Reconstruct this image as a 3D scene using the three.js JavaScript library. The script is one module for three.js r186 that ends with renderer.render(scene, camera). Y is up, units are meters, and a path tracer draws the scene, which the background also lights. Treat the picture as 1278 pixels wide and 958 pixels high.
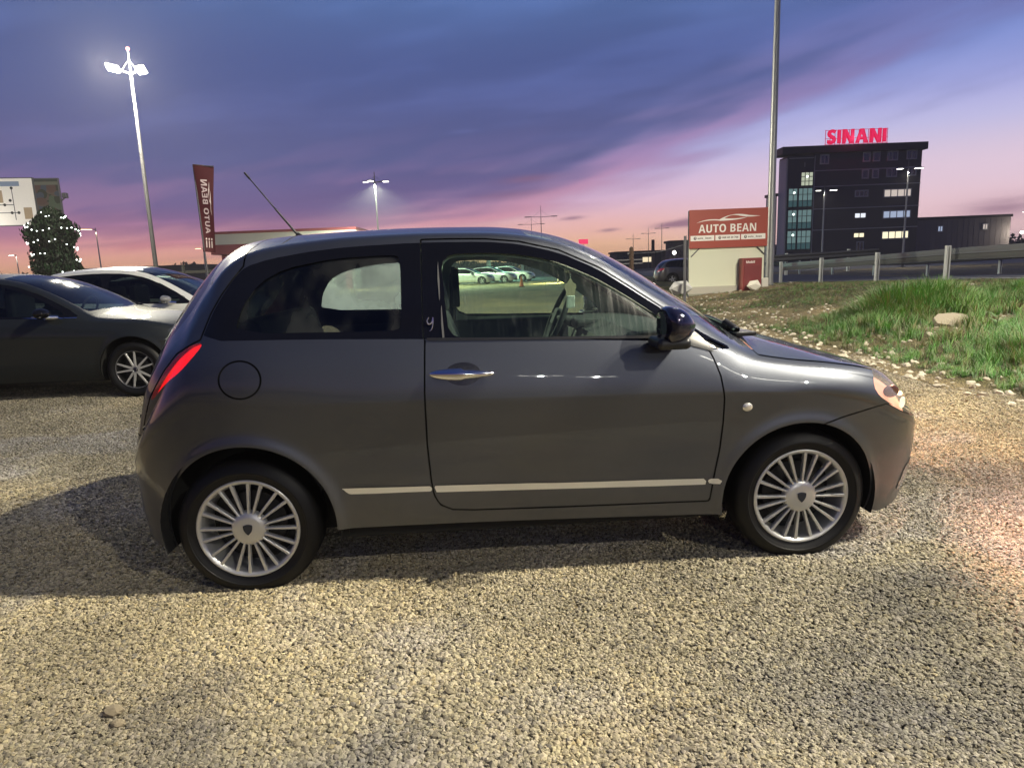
import * as THREE from 'three';
import { mergeGeometries } from 'three/addons/utils/BufferGeometryUtils.js';
import { RoundedBoxGeometry } from 'three/addons/geometries/RoundedBoxGeometry.js';
import { TextGeometry } from 'three/addons/geometries/TextGeometry.js';
import { FontLoader } from 'three/addons/loaders/FontLoader.js';

// ---------------------------------------------------------------- camera, sky, sun, exposure
const scene = new THREE.Scene();
const camera = new THREE.PerspectiveCamera(60.58, 1024 / 767, 0.05, 3000);
camera.position.set(0, 1.309, 0);
camera.rotation.order = 'YXZ';
camera.rotation.set(-0.1751, 0, -0.0379);

const renderer = new THREE.WebGLRenderer({ antialias: true });
renderer.toneMapping = THREE.LinearToneMapping;
renderer.toneMappingExposure = 1;
renderer.shadowMap.enabled = true;

const hash = (x, y, z = 0) => { let h = Math.imul(x | 0, 374761393) ^ Math.imul(y | 0, 668265263) ^ Math.imul(z | 0, 2147483647 - 61); h = Math.imul(h ^ (h >>> 13), 1274126177); h = Math.imul(h ^ (h >>> 16), 2246822519); return ((h ^ (h >>> 15)) >>> 0) / 4294967296; };
function noise2(x, y, seed = 0) {
  const ix = Math.floor(x), iy = Math.floor(y), fx = x - ix, fy = y - iy, u = fx * fx * (3 - 2 * fx), v = fy * fy * (3 - 2 * fy);
  const a = hash(ix, iy, seed), b = hash(ix + 1, iy, seed), c = hash(ix, iy + 1, seed), d = hash(ix + 1, iy + 1, seed);
  return a + (b - a) * u + (c - a) * v + (a - b - c + d) * u * v;
}
function fbm(x, y, oct = 4, seed = 0) { let s = 0, a = 0.5, n = 0; for (let i = 0; i < oct; i++) { s += a * noise2(x, y, seed + i * 17); n += a; a *= 0.5; x = x * 2.03 + 11.3; y = y * 2.03 + 5.7; } return s / n; }
function rng(seed) { let s = seed | 0; return () => { s = (s + 0x6d2b79f5) | 0; let t = Math.imul(s ^ (s >>> 15), 1 | s); t = (t + Math.imul(t ^ (t >>> 7), 61 | t)) ^ t; return ((t ^ (t >>> 14)) >>> 0) / 4294967296; }; }
const sstep = (a, b, x) => { const t = Math.min(1, Math.max(0, (x - a) / (b - a))); return t * t * (3 - 2 * t); };
const lin = (c) => (c <= 0.04045 ? c / 12.92 : ((c + 0.055) / 1.055) ** 2.4);
function ramp(stops) { // stops: [x, r, g, b] with sRGB 0..255; linear light out
  const s = stops.map(([x, r, g, b]) => [x, lin(r / 255), lin(g / 255), lin(b / 255)]);
  return (x, out) => {
    let i = 0; while (i < s.length - 2 && x > s[i + 1][0]) i++;
    const a = s[i], b = s[i + 1], t = Math.min(1, Math.max(0, (x - a[0]) / (b[0] - a[0]))), k = t * t * (3 - 2 * t);
    for (let c = 0; c < 3; c++) out[c] = a[c + 1] + (b[c + 1] - a[c + 1]) * (0.35 * k + 0.65 * t);
  };
}
{ // dusk sky: clear afterglow low down, a violet cloud sheet above whose lit edge climbs to the right
  const W = 3072, H = 1536, data = new Float32Array(W * H * 4);
  const clear = ramp([[0, 255, 196, 140], [1.6, 255, 200, 160], [3, 246, 192, 182], [5.5, 226, 190, 216], [9, 184, 182, 232], [14, 132, 148, 212], [22, 80, 106, 172], [45, 42, 62, 118], [90, 30, 44, 92]]);
  const cloud = ramp([[0, 252, 180, 122], [1.3, 244, 164, 126], [2.4, 206, 118, 134], [3.6, 158, 104, 146], [5.5, 118, 98, 152], [9, 88, 92, 147], [16, 72, 90, 152], [22, 72, 106, 168], [40, 44, 66, 122], [90, 30, 46, 92]]);
  const rose = ramp([[0, 255, 190, 150], [4, 228, 158, 172], [9, 180, 138, 184], [16, 136, 124, 178], [30, 80, 94, 152], [90, 40, 56, 104]]);
  const a = [0, 0, 0], b = [0, 0, 0], p = [0, 0, 0];
  const edgeAt = (az) => { // height in degrees of the sheet's lower edge by bearing (0 = ahead)
    const k = [[-180, 10], [-120, 5], [-60, 2], [-30, 1.4], [-12, 2.4], [-3, 4.0], [6, 6.0], [14, 8.4], [24, 11.8], [35, 15.5], [60, 22], [110, 22], [180, 10]];
    let i = 0; while (i < k.length - 2 && az > k[i + 1][0]) i++;
    const t = (az - k[i][0]) / (k[i + 1][0] - k[i][0]); return k[i][1] + (k[i + 1][1] - k[i][1]) * t;
  };
  const streaks = [[2.0, 7.2, 2.2, 0.28, 0.55], [0.4, 6.0, 3.2, 0.35, 0.4], [-3.2, 11.1, 1.1, 0.14, -0.5], [5.6, 3.9, 0.9, 0.11, 0.9], [8.7, 2.8, 0.8, 0.10, 0.9], [13.8, 3.0, 1.5, 0.22, 1.0], [15.2, 3.1, 1.0, 0.3, 0.9], [36.5, 2.8, 2.6, 0.7, 0.6], [-24, 3.0, 5, 0.12, -0.4], [-28, 4.3, 6, 0.14, -0.3], [-20, 1.9, 6, 0.12, 0.35], [-33, 2.6, 5, 0.15, 0.3]];
  for (let row = 0; row < H; row++) {
    const el = ((row + 0.5) / H - 0.5) * 180, e = Math.max(0, el);
    for (let col = 0; col < W; col++) {
      const th = ((col + 0.5) / W - 0.5) * 2 * Math.PI, o = (row * W + col) * 4; data[o + 3] = 1;
      const az = Math.atan2(Math.cos(th), -Math.sin(th)) * 180 / Math.PI; // 0 towards -z, + to the right
      if (el < -1) { data[o] = 0.05; data[o + 1] = 0.045; data[o + 2] = 0.05; continue; }
      // coordinates on the flat cloud sheet, for perspective-true streaks
      const y = Math.sin((e + 2.2) * Math.PI / 180), r = Math.cos(e * Math.PI / 180) / y;
      const sx = Math.sin(az * Math.PI / 180) * r, sz = Math.cos(az * Math.PI / 180) * r;
      const qx = sx * 0.92 - sz * 0.38, qz = sx * 0.38 + sz * 0.92;
      const n1 = fbm(qx * 0.28 + 3, qz * 0.9 + 7, 5, 3), n2 = fbm(qx * 1.1 + 40, qz * 2.2 + 9, 4, 11), n3 = fbm(az * 0.09 + 20, e * 0.55 - az * 0.12, 4, 29);
      clear(e, a); cloud(e, b); rose(e, p);
      const cool = 0.7 * sstep(6, 30, az) * (1 - sstep(60, 120, az)) * (1 - sstep(5, 12, e)); a[0] += (0.86 - a[0]) * cool * 0.6; a[1] += (0.66 - a[1]) * cool; a[2] += (0.76 - a[2]) * cool;
      const edge = edgeAt(az) * (0.72 + 0.56 * n3), m = sstep(-0.75, 0.85, (e - edge) / (1.8 + 0.36 * e) + (n1 - 0.5) * 0.6 + (n2 - 0.5) * 0.2);
      const lit = sstep(0.1, 0.6, m) * (1 - sstep(0.6, 1.0, m)) * (0.95 - 0.6 * sstep(9, 17, e)) + 0.36 * sstep(0.5, 0.72, n3) * (1 - sstep(4, 13, e)) * m;
      const bright = 0.96 + 0.30 * sstep(0.35, 0.75, n2) * sstep(6, 16, e) + 0.17 * (n1 - 0.5);
      const back = 1 - 0.76 * sstep(45, 150, Math.abs(az + 6)) * (1 - sstep(15, 70, e)); // away from the afterglow the low sky is darker and bluer
      let dark = 0;
      for (const [ca, ce, wa, we, k] of streaks) { const da = (az - ca) / wa, de = (e - ce - 0.05 * (az - ca) - 0.5 * we * (n2 - 0.5)) / we, q = da * da + de * de; if (q < 6) dark += k * Math.exp(-q) * (0.5 + n2); }
      const gray = 0.13 * m, mean = (b[0] + b[1] + b[2]) / 3; for (let c = 0; c < 3; c++) b[c] += (mean - b[c]) * gray;
      for (let c = 0; c < 3; c++) {
        let v = a[c] * (1 - m) + b[c] * m * bright;
        v = v * (1 - lit * 0.6) + p[c] * lit * 0.6;
        if (dark > 0) v = v * (1 - Math.min(0.8, dark)) + [0.26, 0.13, 0.22][c] * Math.min(0.8, dark); else v *= 1 - dark * 0.5;
        const tint = [back * (0.6 + 0.4 * back), back * (0.75 + 0.25 * back), back * 0.85 + 0.15];
        data[o + c] = v * tint[c];
      }
    }
  }
  const sky = new THREE.DataTexture(data, W, H, THREE.RGBAFormat, THREE.FloatType);
  sky.mapping = THREE.EquirectangularReflectionMapping; sky.magFilter = THREE.LinearFilter; sky.needsUpdate = true;
  scene.background = sky; scene.environment = sky;
}
// the sun is just under the skyline ahead: only a trace of direct light is left
const sun = new THREE.DirectionalLight(0xffb08a, 0.03);
sun.position.set(-25, 5, -100); sun.castShadow = true; sun.shadow.radius = 12;
Object.assign(sun.shadow.camera, { left: -40, right: 40, top: 40, bottom: -40, near: 1, far: 300 });
scene.add(sun); scene.add(sun.target);

// ---------------------------------------------------------------- naming and small helpers
const taken = new Map();
function numbered(name) { const n = taken.get(name) ?? 0; taken.set(name, n + 1); return n ? name + '_' + String(n).padStart(3, '0') : name; }
function tag(o, label, category, group, kind) { if (label) o.userData.label = label; if (category) o.userData.category = category; if (group) o.userData.group = group; if (kind) o.userData.kind = kind; return o; }
function thing(name, label, category, pos = [0, 0, 0], turn = 0, group) { const o = new THREE.Group(); o.name = numbered(name); o.position.set(...pos); o.rotation.y = turn; scene.add(o); return tag(o, label, category, group); }
function part(name, geo, mat, parent, kind) {
  const m = new THREE.Mesh(Array.isArray(geo) ? join(geo) : geo, mat); m.name = parent ? name : numbered(name); m.castShadow = m.receiveShadow = true;
  (parent ?? scene).add(m); if (kind) m.userData.kind = kind; return m;
}
function sub(name, parent, pos) { const g = new THREE.Group(); g.name = name; if (pos) g.position.set(...pos); parent.add(g); return g; }
function join(list) { return mergeGeometries(list.map((g) => { const q = g.index ? g.toNonIndexed() : g.clone(); for (const k of Object.keys(q.attributes)) if (!['position', 'normal', 'uv'].includes(k)) q.deleteAttribute(k); return q; })); }
const std = (rgb, rough = 0.7, o = {}) => new THREE.MeshStandardMaterial({ color: new THREE.Color().setRGB(...rgb), roughness: rough, ...o });
const phy = (rgb, rough, o = {}) => new THREE.MeshPhysicalMaterial({ color: new THREE.Color().setRGB(...rgb), roughness: rough, ...o });
const glow = (rgb, k = 1) => new THREE.MeshStandardMaterial({ color: 0x111111, emissive: new THREE.Color().setRGB(...rgb), emissiveIntensity: k, roughness: 0.5 });
const box = (w, h, d, x = 0, y = 0, z = 0, r = 0) => { const g = r > 0 ? new RoundedBoxGeometry(w, h, d, 2, r) : new THREE.BoxGeometry(w, h, d); g.translate(x, y, z); return g; };
const cyl = (r0, r1, h, x = 0, y = 0, z = 0, n = 20) => { const g = new THREE.CylinderGeometry(r1, r0, h, n); g.translate(x, y + h / 2, z); return g; }; // stands on y
function rod(a, b, r, n = 10, r2 = r) { const A = new THREE.Vector3(...a), B = new THREE.Vector3(...b), d = B.clone().sub(A), g = new THREE.CylinderGeometry(r2, r, d.length(), n); g.applyQuaternion(new THREE.Quaternion().setFromUnitVectors(new THREE.Vector3(0, 1, 0), d.normalize())); g.translate(...A.add(B).multiplyScalar(0.5).toArray()); return g; }
const tube = (pts, r, seg = 24, n = 8) => new THREE.TubeGeometry(new THREE.CatmullRomCurve3(pts.map((p) => new THREE.Vector3(...p))), seg, r, n);
function canvasTex(w, h, draw) { const c = document.createElement('canvas'); c.width = w; c.height = h; draw(c.getContext('2d'), w, h); const t = new THREE.CanvasTexture(c); t.colorSpace = THREE.SRGBColorSpace; t.magFilter = THREE.LinearFilter; t.anisotropy = 8; return t; }
function dataTex(n, f, srgb = false) { // f(u, v) -> [r, g, b] 0..1, tiles if f does
  const d = new Uint8Array(n * n * 4);
  for (let j = 0; j < n; j++) for (let i = 0; i < n; i++) { const c = f(i / n, j / n), o = (j * n + i) * 4; for (let k = 0; k < 3; k++) d[o + k] = Math.max(0, Math.min(255, c[k] * 255)); d[o + 3] = 255; }
  const t = new THREE.DataTexture(d, n, n); t.wrapS = t.wrapT = THREE.RepeatWrapping; t.magFilter = THREE.LinearFilter; if (srgb) t.colorSpace = THREE.SRGBColorSpace; t.needsUpdate = true; return t;
}
// ---------------------------------------------------------------- the setting: lot, bank, roads
const bankEdge = (z) => 4.55 + 0.012 * Math.min(0, z + 5) * -1 * (z > -12 ? 1 : 0.3) + 0.35 * (fbm(z * 0.5, 3, 3, 5) - 0.5) - 0.25 * sstep(-12, -20, z) * 4;
function bankHeight(x, z) { // the rough grass bank to the right, rising from the lot to the road
  const d = x - bankEdge(z), road = 0.58 + 0.03 * (z + 17.4) * (z < -17.4 ? 1 : 0.6);
  const top = Math.max(0.2, road) - 0.04;
  return d <= 0 ? 0 : top * sstep(-0.2, 5.4, d) + (0.16 * (fbm(x * 0.9, z * 0.9, 4, 21) - 0.42) + 0.1 * sstep(0.1, 0.8, d) * (fbm(x * 3, z * 3, 3, 8) - 0.3)) * sstep(0, 0.9, d) * (1 - sstep(5.2, 6.6, d));
}
const soilAt = (x, z) => Math.min(1, sstep(0.44, 0.6, fbm(x * 0.55, z * 0.55, 4, 66)) * (0.25 + 0.75 * sstep(-9.5, -13, z)) + 1.6 * Math.exp(-(((x - 6.9) / 1.0) ** 2 + ((z + 9.4) / 0.9) ** 2)) + Math.exp(-(((x - 5.3) / 0.8) ** 2 + ((z + 13.2) / 1.0) ** 2)));
const lotHeight = (x, z) => 0.02 * (fbm(x * 0.7, z * 0.7, 3, 31) - 0.5) * sstep(0.9, 2.2, Math.hypot(x, z + 3.2) * 0.6);
const speckle = dataTex(1024, (u, v) => { // crushed limestone, tiles every 1.7 m
  const N = 68; let best = 9, second = 9, id = 0; const x = u * N, y = v * N, ix = Math.floor(x), iy = Math.floor(y);
  for (let j = -1; j <= 1; j++) for (let i = -1; i <= 1; i++) { const cx = (ix + i + N) % N, cy = (iy + j + N) % N, dx = ix + i + hash(cx, cy, 1) - x, dy = iy + j + hash(cx, cy, 2) - y, d = dx * dx + dy * dy; if (d < best) { second = best; best = d; id = hash(cx, cy, 3); } else if (d < second) second = d; }
  const edge = sstep(0.02, 0.3, Math.sqrt(second) - Math.sqrt(best)), t = 0.55 + 0.45 * id;
  return [edge * t, edge * t, edge * t];
});
const speckleColor = dataTex(1024, (u, v) => {
  const N = 68; let best = 9, second = 9, id = 0; const x = u * N, y = v * N, ix = Math.floor(x), iy = Math.floor(y);
  for (let j = -1; j <= 1; j++) for (let i = -1; i <= 1; i++) { const cx = (ix + i + N) % N, cy = (iy + j + N) % N, dx = ix + i + hash(cx, cy, 1) - x, dy = iy + j + hash(cx, cy, 2) - y, d = dx * dx + dy * dy; if (d < best) { second = best; best = d; id = hash(cx, cy, 5); } else if (d < second) second = d; }
  const e = 0.55 + 0.45 * sstep(0.0, 0.2, Math.sqrt(second) - Math.sqrt(best)), k = (0.72 + 0.28 * id) * e;
  return [0.90 * k, 0.86 * k, (0.72 + 0.08 * hash(Math.floor(id * 999), 3)) * k];
}, true);
const M = {};
M.gravelSheet = new THREE.MeshStandardMaterial({ map: speckleColor, bumpMap: speckle, bumpScale: 0.008, roughness: 0.95, vertexColors: true });
let k0 = 1;
const dirtTone = (x, z) => { // large patches of paler, browner and greyer stone
  let k; const a = fbm(x * 0.55 + 9, z * 0.55, 4, 41), b = fbm(x * 1.3, z * 1.3 + 4, 3, 57), k1 = 0.80 + 0.95 * (a - 0.5) + 0.75 * (b - 0.5);
  let damp = 0; for (const [px, pz, pr] of [[-0.95, -1.9, 0.42], [-0.55, -1.62, 0.3], [1.15, -1.75, 0.4], [0.25, -1.5, 0.35], [2.6, -3.6, 0.6], [-3.3, -3.2, 0.5], [1.7, -2.35, 0.35]]) damp = Math.max(damp, Math.exp(-((x - px) ** 2 + ((z - pz) * 1.3) ** 2) / (pr * pr)) * sstep(0.3, 0.62, fbm(x * 3.1, z * 3.1, 3, 44)));
  k0 = 1 - 0.42 * damp;
  const gray = Math.max(sstep(0.56, 0.74, b), damp), warm = sstep(0.45, 0.7, a);
  k = k1 * k0;
  return [k * (0.375 - 0.05 * gray + 0.02 * warm), k * (0.338 - 0.03 * gray), k * (0.243 + 0.03 * gray - 0.03 * warm)];
};
{
  const nx = 260, nz = 260, pos = [], uv = [], col = [], idx = [];
  const w = (t) => Math.sign(t) * (Math.abs(t) * 9 + 900 * Math.abs(t) ** 6);
  for (let j = 0; j <= nz; j++) for (let i = 0; i <= nx; i++) {
    const x = w(i / nx * 2 - 1), z = -5 + w(j / nz * 2 - 1);
    pos.push(x, Math.abs(x) < 40 && z > -40 ? lotHeight(x, z) - 0.012 : -0.012, z); uv.push(x / 1.7, z / 1.7); col.push(...dirtTone(x, z).map((v, c) => v * [0.98, 0.95, 0.88][c]));
  }
  for (let j = 0; j < nz; j++) for (let i = 0; i < nx; i++) { const a = j * (nx + 1) + i; idx.push(a, a + nx + 1, a + 1, a + 1, a + nx + 1, a + nx + 2); }
  const g = new THREE.BufferGeometry(); g.setAttribute('position', new THREE.Float32BufferAttribute(pos, 3)); g.setAttribute('uv', new THREE.Float32BufferAttribute(uv, 2)); g.setAttribute('color', new THREE.Float32BufferAttribute(col, 3)); g.setIndex(idx); g.computeVertexNormals();
  part('ground', g, M.gravelSheet, null, 'structure');
}
// loose crushed stone over the near part of the lot
function stoneGeometry(seed, flat = 0.52, detail = 0) {
  const r = rng(seed), g = new THREE.IcosahedronGeometry(1, detail), p = g.attributes.position, moved = new Map();
  for (let i = 0; i < p.count; i++) {
    const k = [p.getX(i), p.getY(i), p.getZ(i)].map((v) => v.toFixed(3)).join();
    if (!moved.has(k)) moved.set(k, detail ? [0.84 + 0.24 * r(), 0.84 + 0.24 * r(), 0.84 + 0.24 * r()] : [0.62 + 0.55 * r(), 0.62 + 0.55 * r(), 0.62 + 0.55 * r()]);
    const m = moved.get(k); p.setXYZ(i, p.getX(i) * m[0], p.getY(i) * m[1] * flat, p.getZ(i) * m[2] * 0.85);
  }
  g.deleteAttribute('uv'); g.computeVertexNormals(); return g;
}
M.stone = std([1, 1, 1], 0.9);
function scatterStones(name, spots, seed, parent) {
  const geos = [0, 1, 2, 3].map((k) => stoneGeometry(seed * 10 + k)), by = [[], [], [], []];
  spots.forEach((s, i) => by[i % 4].push(s));
  by.forEach((list, k) => {
    const m = new THREE.InstancedMesh(geos[k], M.stone, list.length); m.name = name; m.castShadow = m.receiveShadow = true; m.userData.kind = 'stuff';
    const M4 = new THREE.Matrix4(), q = new THREE.Quaternion(), e = new THREE.Euler(), c = new THREE.Color();
    list.forEach(([x, y, z, s, r1, r2, r3, cr, cg, cb], i) => { e.set(r1, r2, r3); q.setFromEuler(e); M4.compose(new THREE.Vector3(x, y, z), q, new THREE.Vector3(s, s, s)); m.setMatrixAt(i, M4); m.setColorAt(i, c.setRGB(cr, cg, cb)); });
    parent.add(m);
  });
}
{
  const r = rng(77), spots = [], tone = (x, z) => {
    const t = dirtTone(x, z), k = 0.5 + 0.75 * r(), w = r();
    return w < 0.05 ? [0.15 * k, 0.135 * k, 0.11 * k] : w < 0.10 ? [t[0] * k, t[1] * k * 0.94, t[2] * k * 0.8] : [t[0] * k, t[1] * k * (0.98 + 0.03 * r()), t[2] * k * (0.92 + 0.16 * r())];
  };
  const put = (x, z, s, lift) => spots.push([x, lotHeight(x, z) + s * lift - 0.004, z, s, (r() - 0.5) * 1.1, r() * 6.28, (r() - 0.5) * 1.1, ...tone(x, z)]);
  for (let i = 0; i < 860000; i++) { // denser near the lens; the sheet's own relief takes over beyond
    const d = 1.2 + 7.3 * r() ** 1.35, half = d * 0.86 + 0.5, x = (r() * 2 - 1) * half, z = -d;
    if (x > bankEdge(z) + 0.3) continue;
    const big = fbm(x * 1.7, z * 1.7, 2, 91), packed = sstep(0.48, 0.66, fbm(x * 0.9 + 30, z * 0.9, 3, 97)), s = (0.0037 + 0.0074 * r() ** 3 * (0.6 + big)) * (1 + 0.055 * d) * (r() < 0.012 ? 1.35 : 1);
    put(x, z, s, 0.15 + 0.35 * r() - 0.42 * packed * r());
  }
  for (let i = 0; i < 14; i++) { const z = -1.3 - 6 * r(), x = (r() * 2 - 1) * 5; if (x < bankEdge(z)) put(x, z, 0.017 + 0.010 * r(), 0.3); }
  const g = new THREE.Group(); g.name = 'gravel'; g.userData.kind = 'stuff'; scene.add(g);
  scatterStones('stone', spots, 5, g);
}
for (const [x, z, s, l] of [[-1.27, -1.83, 0.027, 'largest rounded brown stone lying loose on the gravel at the lower left'], [-1.225, -1.775, 0.019, 'smaller flat brown stone just in front of the largest rounded one, lower left']]) {
  const g = stoneGeometry(900 + Math.round(s * 1000), 0.7, 2); g.scale(s * 1.2, s, s); g.translate(x, s * 0.28, z); tag(part('loose_stone', g, std([0.20, 0.165, 0.11], 0.9)), l, 'stone');
}
// bank
{
  const nx = 150, nz = 240, pos = [], col = [], uv = [], idx = [];
  for (let j = 0; j <= nz; j++) for (let i = 0; i <= nx; i++) {
    const z = 3 - 62 * (j / nz) ** 1.25, e = bankEdge(z) - 0.25, x = e + (i / nx) ** 1.25 * (12.1 - e), d = x - bankEdge(z);
    pos.push(x, i === 0 ? -0.05 : bankHeight(x, z) + 0.012 * (hash(i, j, 4) - 0.3), z); uv.push(x / 1.7, z / 1.7);
    const soil = soilAt(x, z), k = 0.6 + 0.5 * fbm(x * 2.2, z * 2.2, 3, 6), near = 1 - sstep(-0.1, 0.3, d);
    const a = [0.34, 0.29, 0.19], b = [0.09, 0.10, 0.03], s = Math.max(soil, near); col.push(...[0, 1, 2].map((c) => (b[c] + (a[c] - b[c]) * s) * k * 1.3));
  }
  for (let j = 0; j < nz; j++) for (let i = 0; i < nx; i++) { const a = j * (nx + 1) + i; idx.push(a, a + 1, a + nx + 1, a + 1, a + nx + 2, a + nx + 1); }
  const g = new THREE.BufferGeometry(); g.setAttribute('position', new THREE.Float32BufferAttribute(pos, 3)); g.setAttribute('uv', new THREE.Float32BufferAttribute(uv, 2)); g.setAttribute('color', new THREE.Float32BufferAttribute(col, 3)); g.setIndex(idx); g.computeVertexNormals();
  part('grass_bank', g, new THREE.MeshStandardMaterial({ map: speckleColor, bumpMap: speckle, bumpScale: 0.03, roughness: 1, vertexColors: true }), null, 'structure');
}
// asphalt: the road on the bank, and the wide road behind the lot
M.asphalt = new THREE.MeshStandardMaterial({ color: new THREE.Color().setRGB(0.06, 0.062, 0.066), roughness: 0.8, bumpMap: speckle, bumpScale: 0.006 });
const roadY = (z) => Math.max(0.05, 0.58 + 0.03 * (z + 17.4) * (z < -17.4 ? 1 : 0.6));
function strip(x0, x1, zs, yf, lift = 0) { const pos = [], uv = [], idx = []; zs.forEach((z, i) => { pos.push(x0, yf(z) + lift, z, x1, yf(z) + lift, z); uv.push(x0 / 2, z / 2, x1 / 2, z / 2); if (i) { const a = i * 2; idx.push(a - 2, a - 1, a, a - 1, a + 1, a); } }); const g = new THREE.BufferGeometry(); g.setAttribute('position', new THREE.Float32BufferAttribute(pos, 3)); g.setAttribute('uv', new THREE.Float32BufferAttribute(uv, 2)); g.setIndex(idx); g.computeVertexNormals(); return g; }
const zs = (a, b, n) => Array.from({ length: n + 1 }, (_, i) => a + (b - a) * i / n);
part('upper_road', strip(12.0, 21, zs(4, -60, 40), roadY), M.asphalt, null, 'structure');
M.roadPaint = std([0.7, 0.7, 0.68], 0.7);
tag(part('road_edge_line', strip(12.35, 12.5, zs(4, -60, 40), roadY, 0.005), M.roadPaint, null, 'structure'));
M.concrete = std([0.34, 0.33, 0.31], 0.9);
part('road_kerb', [strip(11.82, 12.0, zs(4, -60, 40), roadY, 0.06)], M.concrete, null, 'structure');
part('back_road', (() => { const g = new THREE.PlaneGeometry(260, 46); g.rotateX(-Math.PI / 2); g.translate(0, 0.006, -84); return g; })(), M.asphalt, null, 'structure');
part('side_yard', (() => { const s = new THREE.Shape([[2.4, 15.5], [4.0, 15.5], [10.5, 60.8], [5.0, 60.8]].map(([x, y]) => new THREE.Vector2(x, y))); const g = new THREE.ShapeGeometry(s); g.rotateX(-Math.PI / 2); g.translate(0, 0.012, 0); return g; })(), M.asphalt, null, 'structure');
// ---------------------------------------------------------------- car bodies: a lofted half shell, cut into panels and panes
function pchip(tab) { // monotone cubic through [x, y] rows
  const n = tab.length, x = tab.map((r) => r[0]), y = tab.map((r) => r[1]), h = [], d = [], m = new Array(n).fill(0);
  for (let i = 0; i < n - 1; i++) { h.push(x[i + 1] - x[i]); d.push((y[i + 1] - y[i]) / h[i]); }
  m[0] = d[0]; m[n - 1] = d[n - 2];
  for (let i = 1; i < n - 1; i++) if (d[i - 1] * d[i] > 0) { const w1 = 2 * h[i] + h[i - 1], w2 = h[i] + 2 * h[i - 1]; m[i] = (w1 + w2) / (w1 / d[i - 1] + w2 / d[i]); }
  return (t) => {
    if (t <= x[0]) return y[0]; if (t >= x[n - 1]) return y[n - 1];
    let i = 0; while (t > x[i + 1]) i++;
    const s = (t - x[i]) / h[i], s2 = s * s, s3 = s2 * s;
    return y[i] * (2 * s3 - 3 * s2 + 1) + h[i] * m[i] * (s3 - 2 * s2 + s) + y[i + 1] * (3 * s2 - 2 * s3) + h[i] * m[i + 1] * (s3 - s2);
  };
}
const smoothPoly = (pts, times = 2) => { for (let k = 0; k < times; k++) { const q = []; pts.forEach((a, i) => { const b = pts[(i + 1) % pts.length]; q.push([a[0] * 0.8 + b[0] * 0.2, a[1] * 0.8 + b[1] * 0.2], [a[0] * 0.2 + b[0] * 0.8, a[1] * 0.2 + b[1] * 0.8]); }); pts = q; } return pts; };
function polySdf(pts) { // below 0 inside
  return (x, y) => {
    let best = 1e9, inside = false;
    for (let i = 0, j = pts.length - 1; i < pts.length; j = i++) {
      const [ax, ay] = pts[j], [bx, by] = pts[i], ex = bx - ax, ey = by - ay, wx = x - ax, wy = y - ay, t = Math.min(1, Math.max(0, (wx * ex + wy * ey) / (ex * ex + ey * ey))), dx = wx - ex * t, dy = wy - ey * t;
      best = Math.min(best, dx * dx + dy * dy);
      if ((ay > y) !== (by > y) && x < (bx - ax) * (y - ay) / (by - ay) + ax) inside = !inside;
    }
    return (inside ? -1 : 1) * Math.sqrt(best);
  };
}
const lineSdf = (pts) => (x, y) => { let best = 1e9; for (let i = 1; i < pts.length; i++) { const [ax, ay] = pts[i - 1], [bx, by] = pts[i], ex = bx - ax, ey = by - ay, t = Math.min(1, Math.max(0, ((x - ax) * ex + (y - ay) * ey) / (ex * ex + ey * ey))); best = Math.min(best, Math.hypot(x - ax - ex * t, y - ay - ey * t)); } return best; };
const circleSdf = (cx, cy, r, ry = r) => (x, y) => (Math.hypot((x - cx) / r, (y - cy) / ry) - 1) * Math.min(r, ry);
// a piece is { v: rows of x y z nx ny nz s t, i: triangles }
const STRIDE = 8;
function cut(m, f) { // [where f < 0, where f > 0], edges cut where f is 0
  const n = m.v.length / STRIDE, F = new Float32Array(n);
  for (let k = 0; k < n; k++) { const o = k * STRIDE; F[k] = f(m.v[o], m.v[o + 1], m.v[o + 2], m.v[o + 6], m.v[o + 7]); }
  return [-1, 1].map((side) => {
    const map = new Map(), v = [], idx = [], get = (k) => { let r = map.get(k); if (r === undefined) { r = v.length / STRIDE; for (let c = 0; c < STRIDE; c++) v.push(m.v[k * STRIDE + c]); map.set(k, r); } return r; };
    const mid = (a, b) => { if (a > b) [a, b] = [b, a]; const key = 'e' + a + '_' + b; let r = map.get(key); if (r === undefined) { const t = F[a] / (F[a] - F[b]); r = v.length / STRIDE; for (let c = 0; c < STRIDE; c++) v.push(m.v[a * STRIDE + c] * (1 - t) + m.v[b * STRIDE + c] * t); map.set(key, r); } return r; };
    for (let k = 0; k < m.i.length; k += 3) {
      const T = [m.i[k], m.i[k + 1], m.i[k + 2]], inn = T.map((q) => F[q] * side > 0), c = inn[0] + inn[1] + inn[2];
      if (!c) continue;
      if (c === 3) { idx.push(get(T[0]), get(T[1]), get(T[2])); continue; }
      const out = [];
      for (let e = 0; e < 3; e++) { const a = T[e], b = T[(e + 1) % 3]; if (inn[e]) out.push(get(a)); if (inn[e] !== inn[(e + 1) % 3]) out.push(mid(a, b)); }
      for (let e = 1; e < out.length - 1; e++) idx.push(out[0], out[e], out[e + 1]);
    }
    return { v, i: idx };
  });
}
const keep = (m, f) => cut(m, f)[0];
const drop = (m, f) => cut(m, f)[1];
function pushed(m, d) { const v = m.v.slice(); for (let o = 0; o < v.length; o += STRIDE) { const k = typeof d === 'function' ? d(v[o], v[o + 1], v[o + 2]) : d; v[o] += v[o + 3] * k; v[o + 1] += v[o + 4] * k; v[o + 2] += v[o + 5] * k; } return { v, i: m.i }; }
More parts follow.
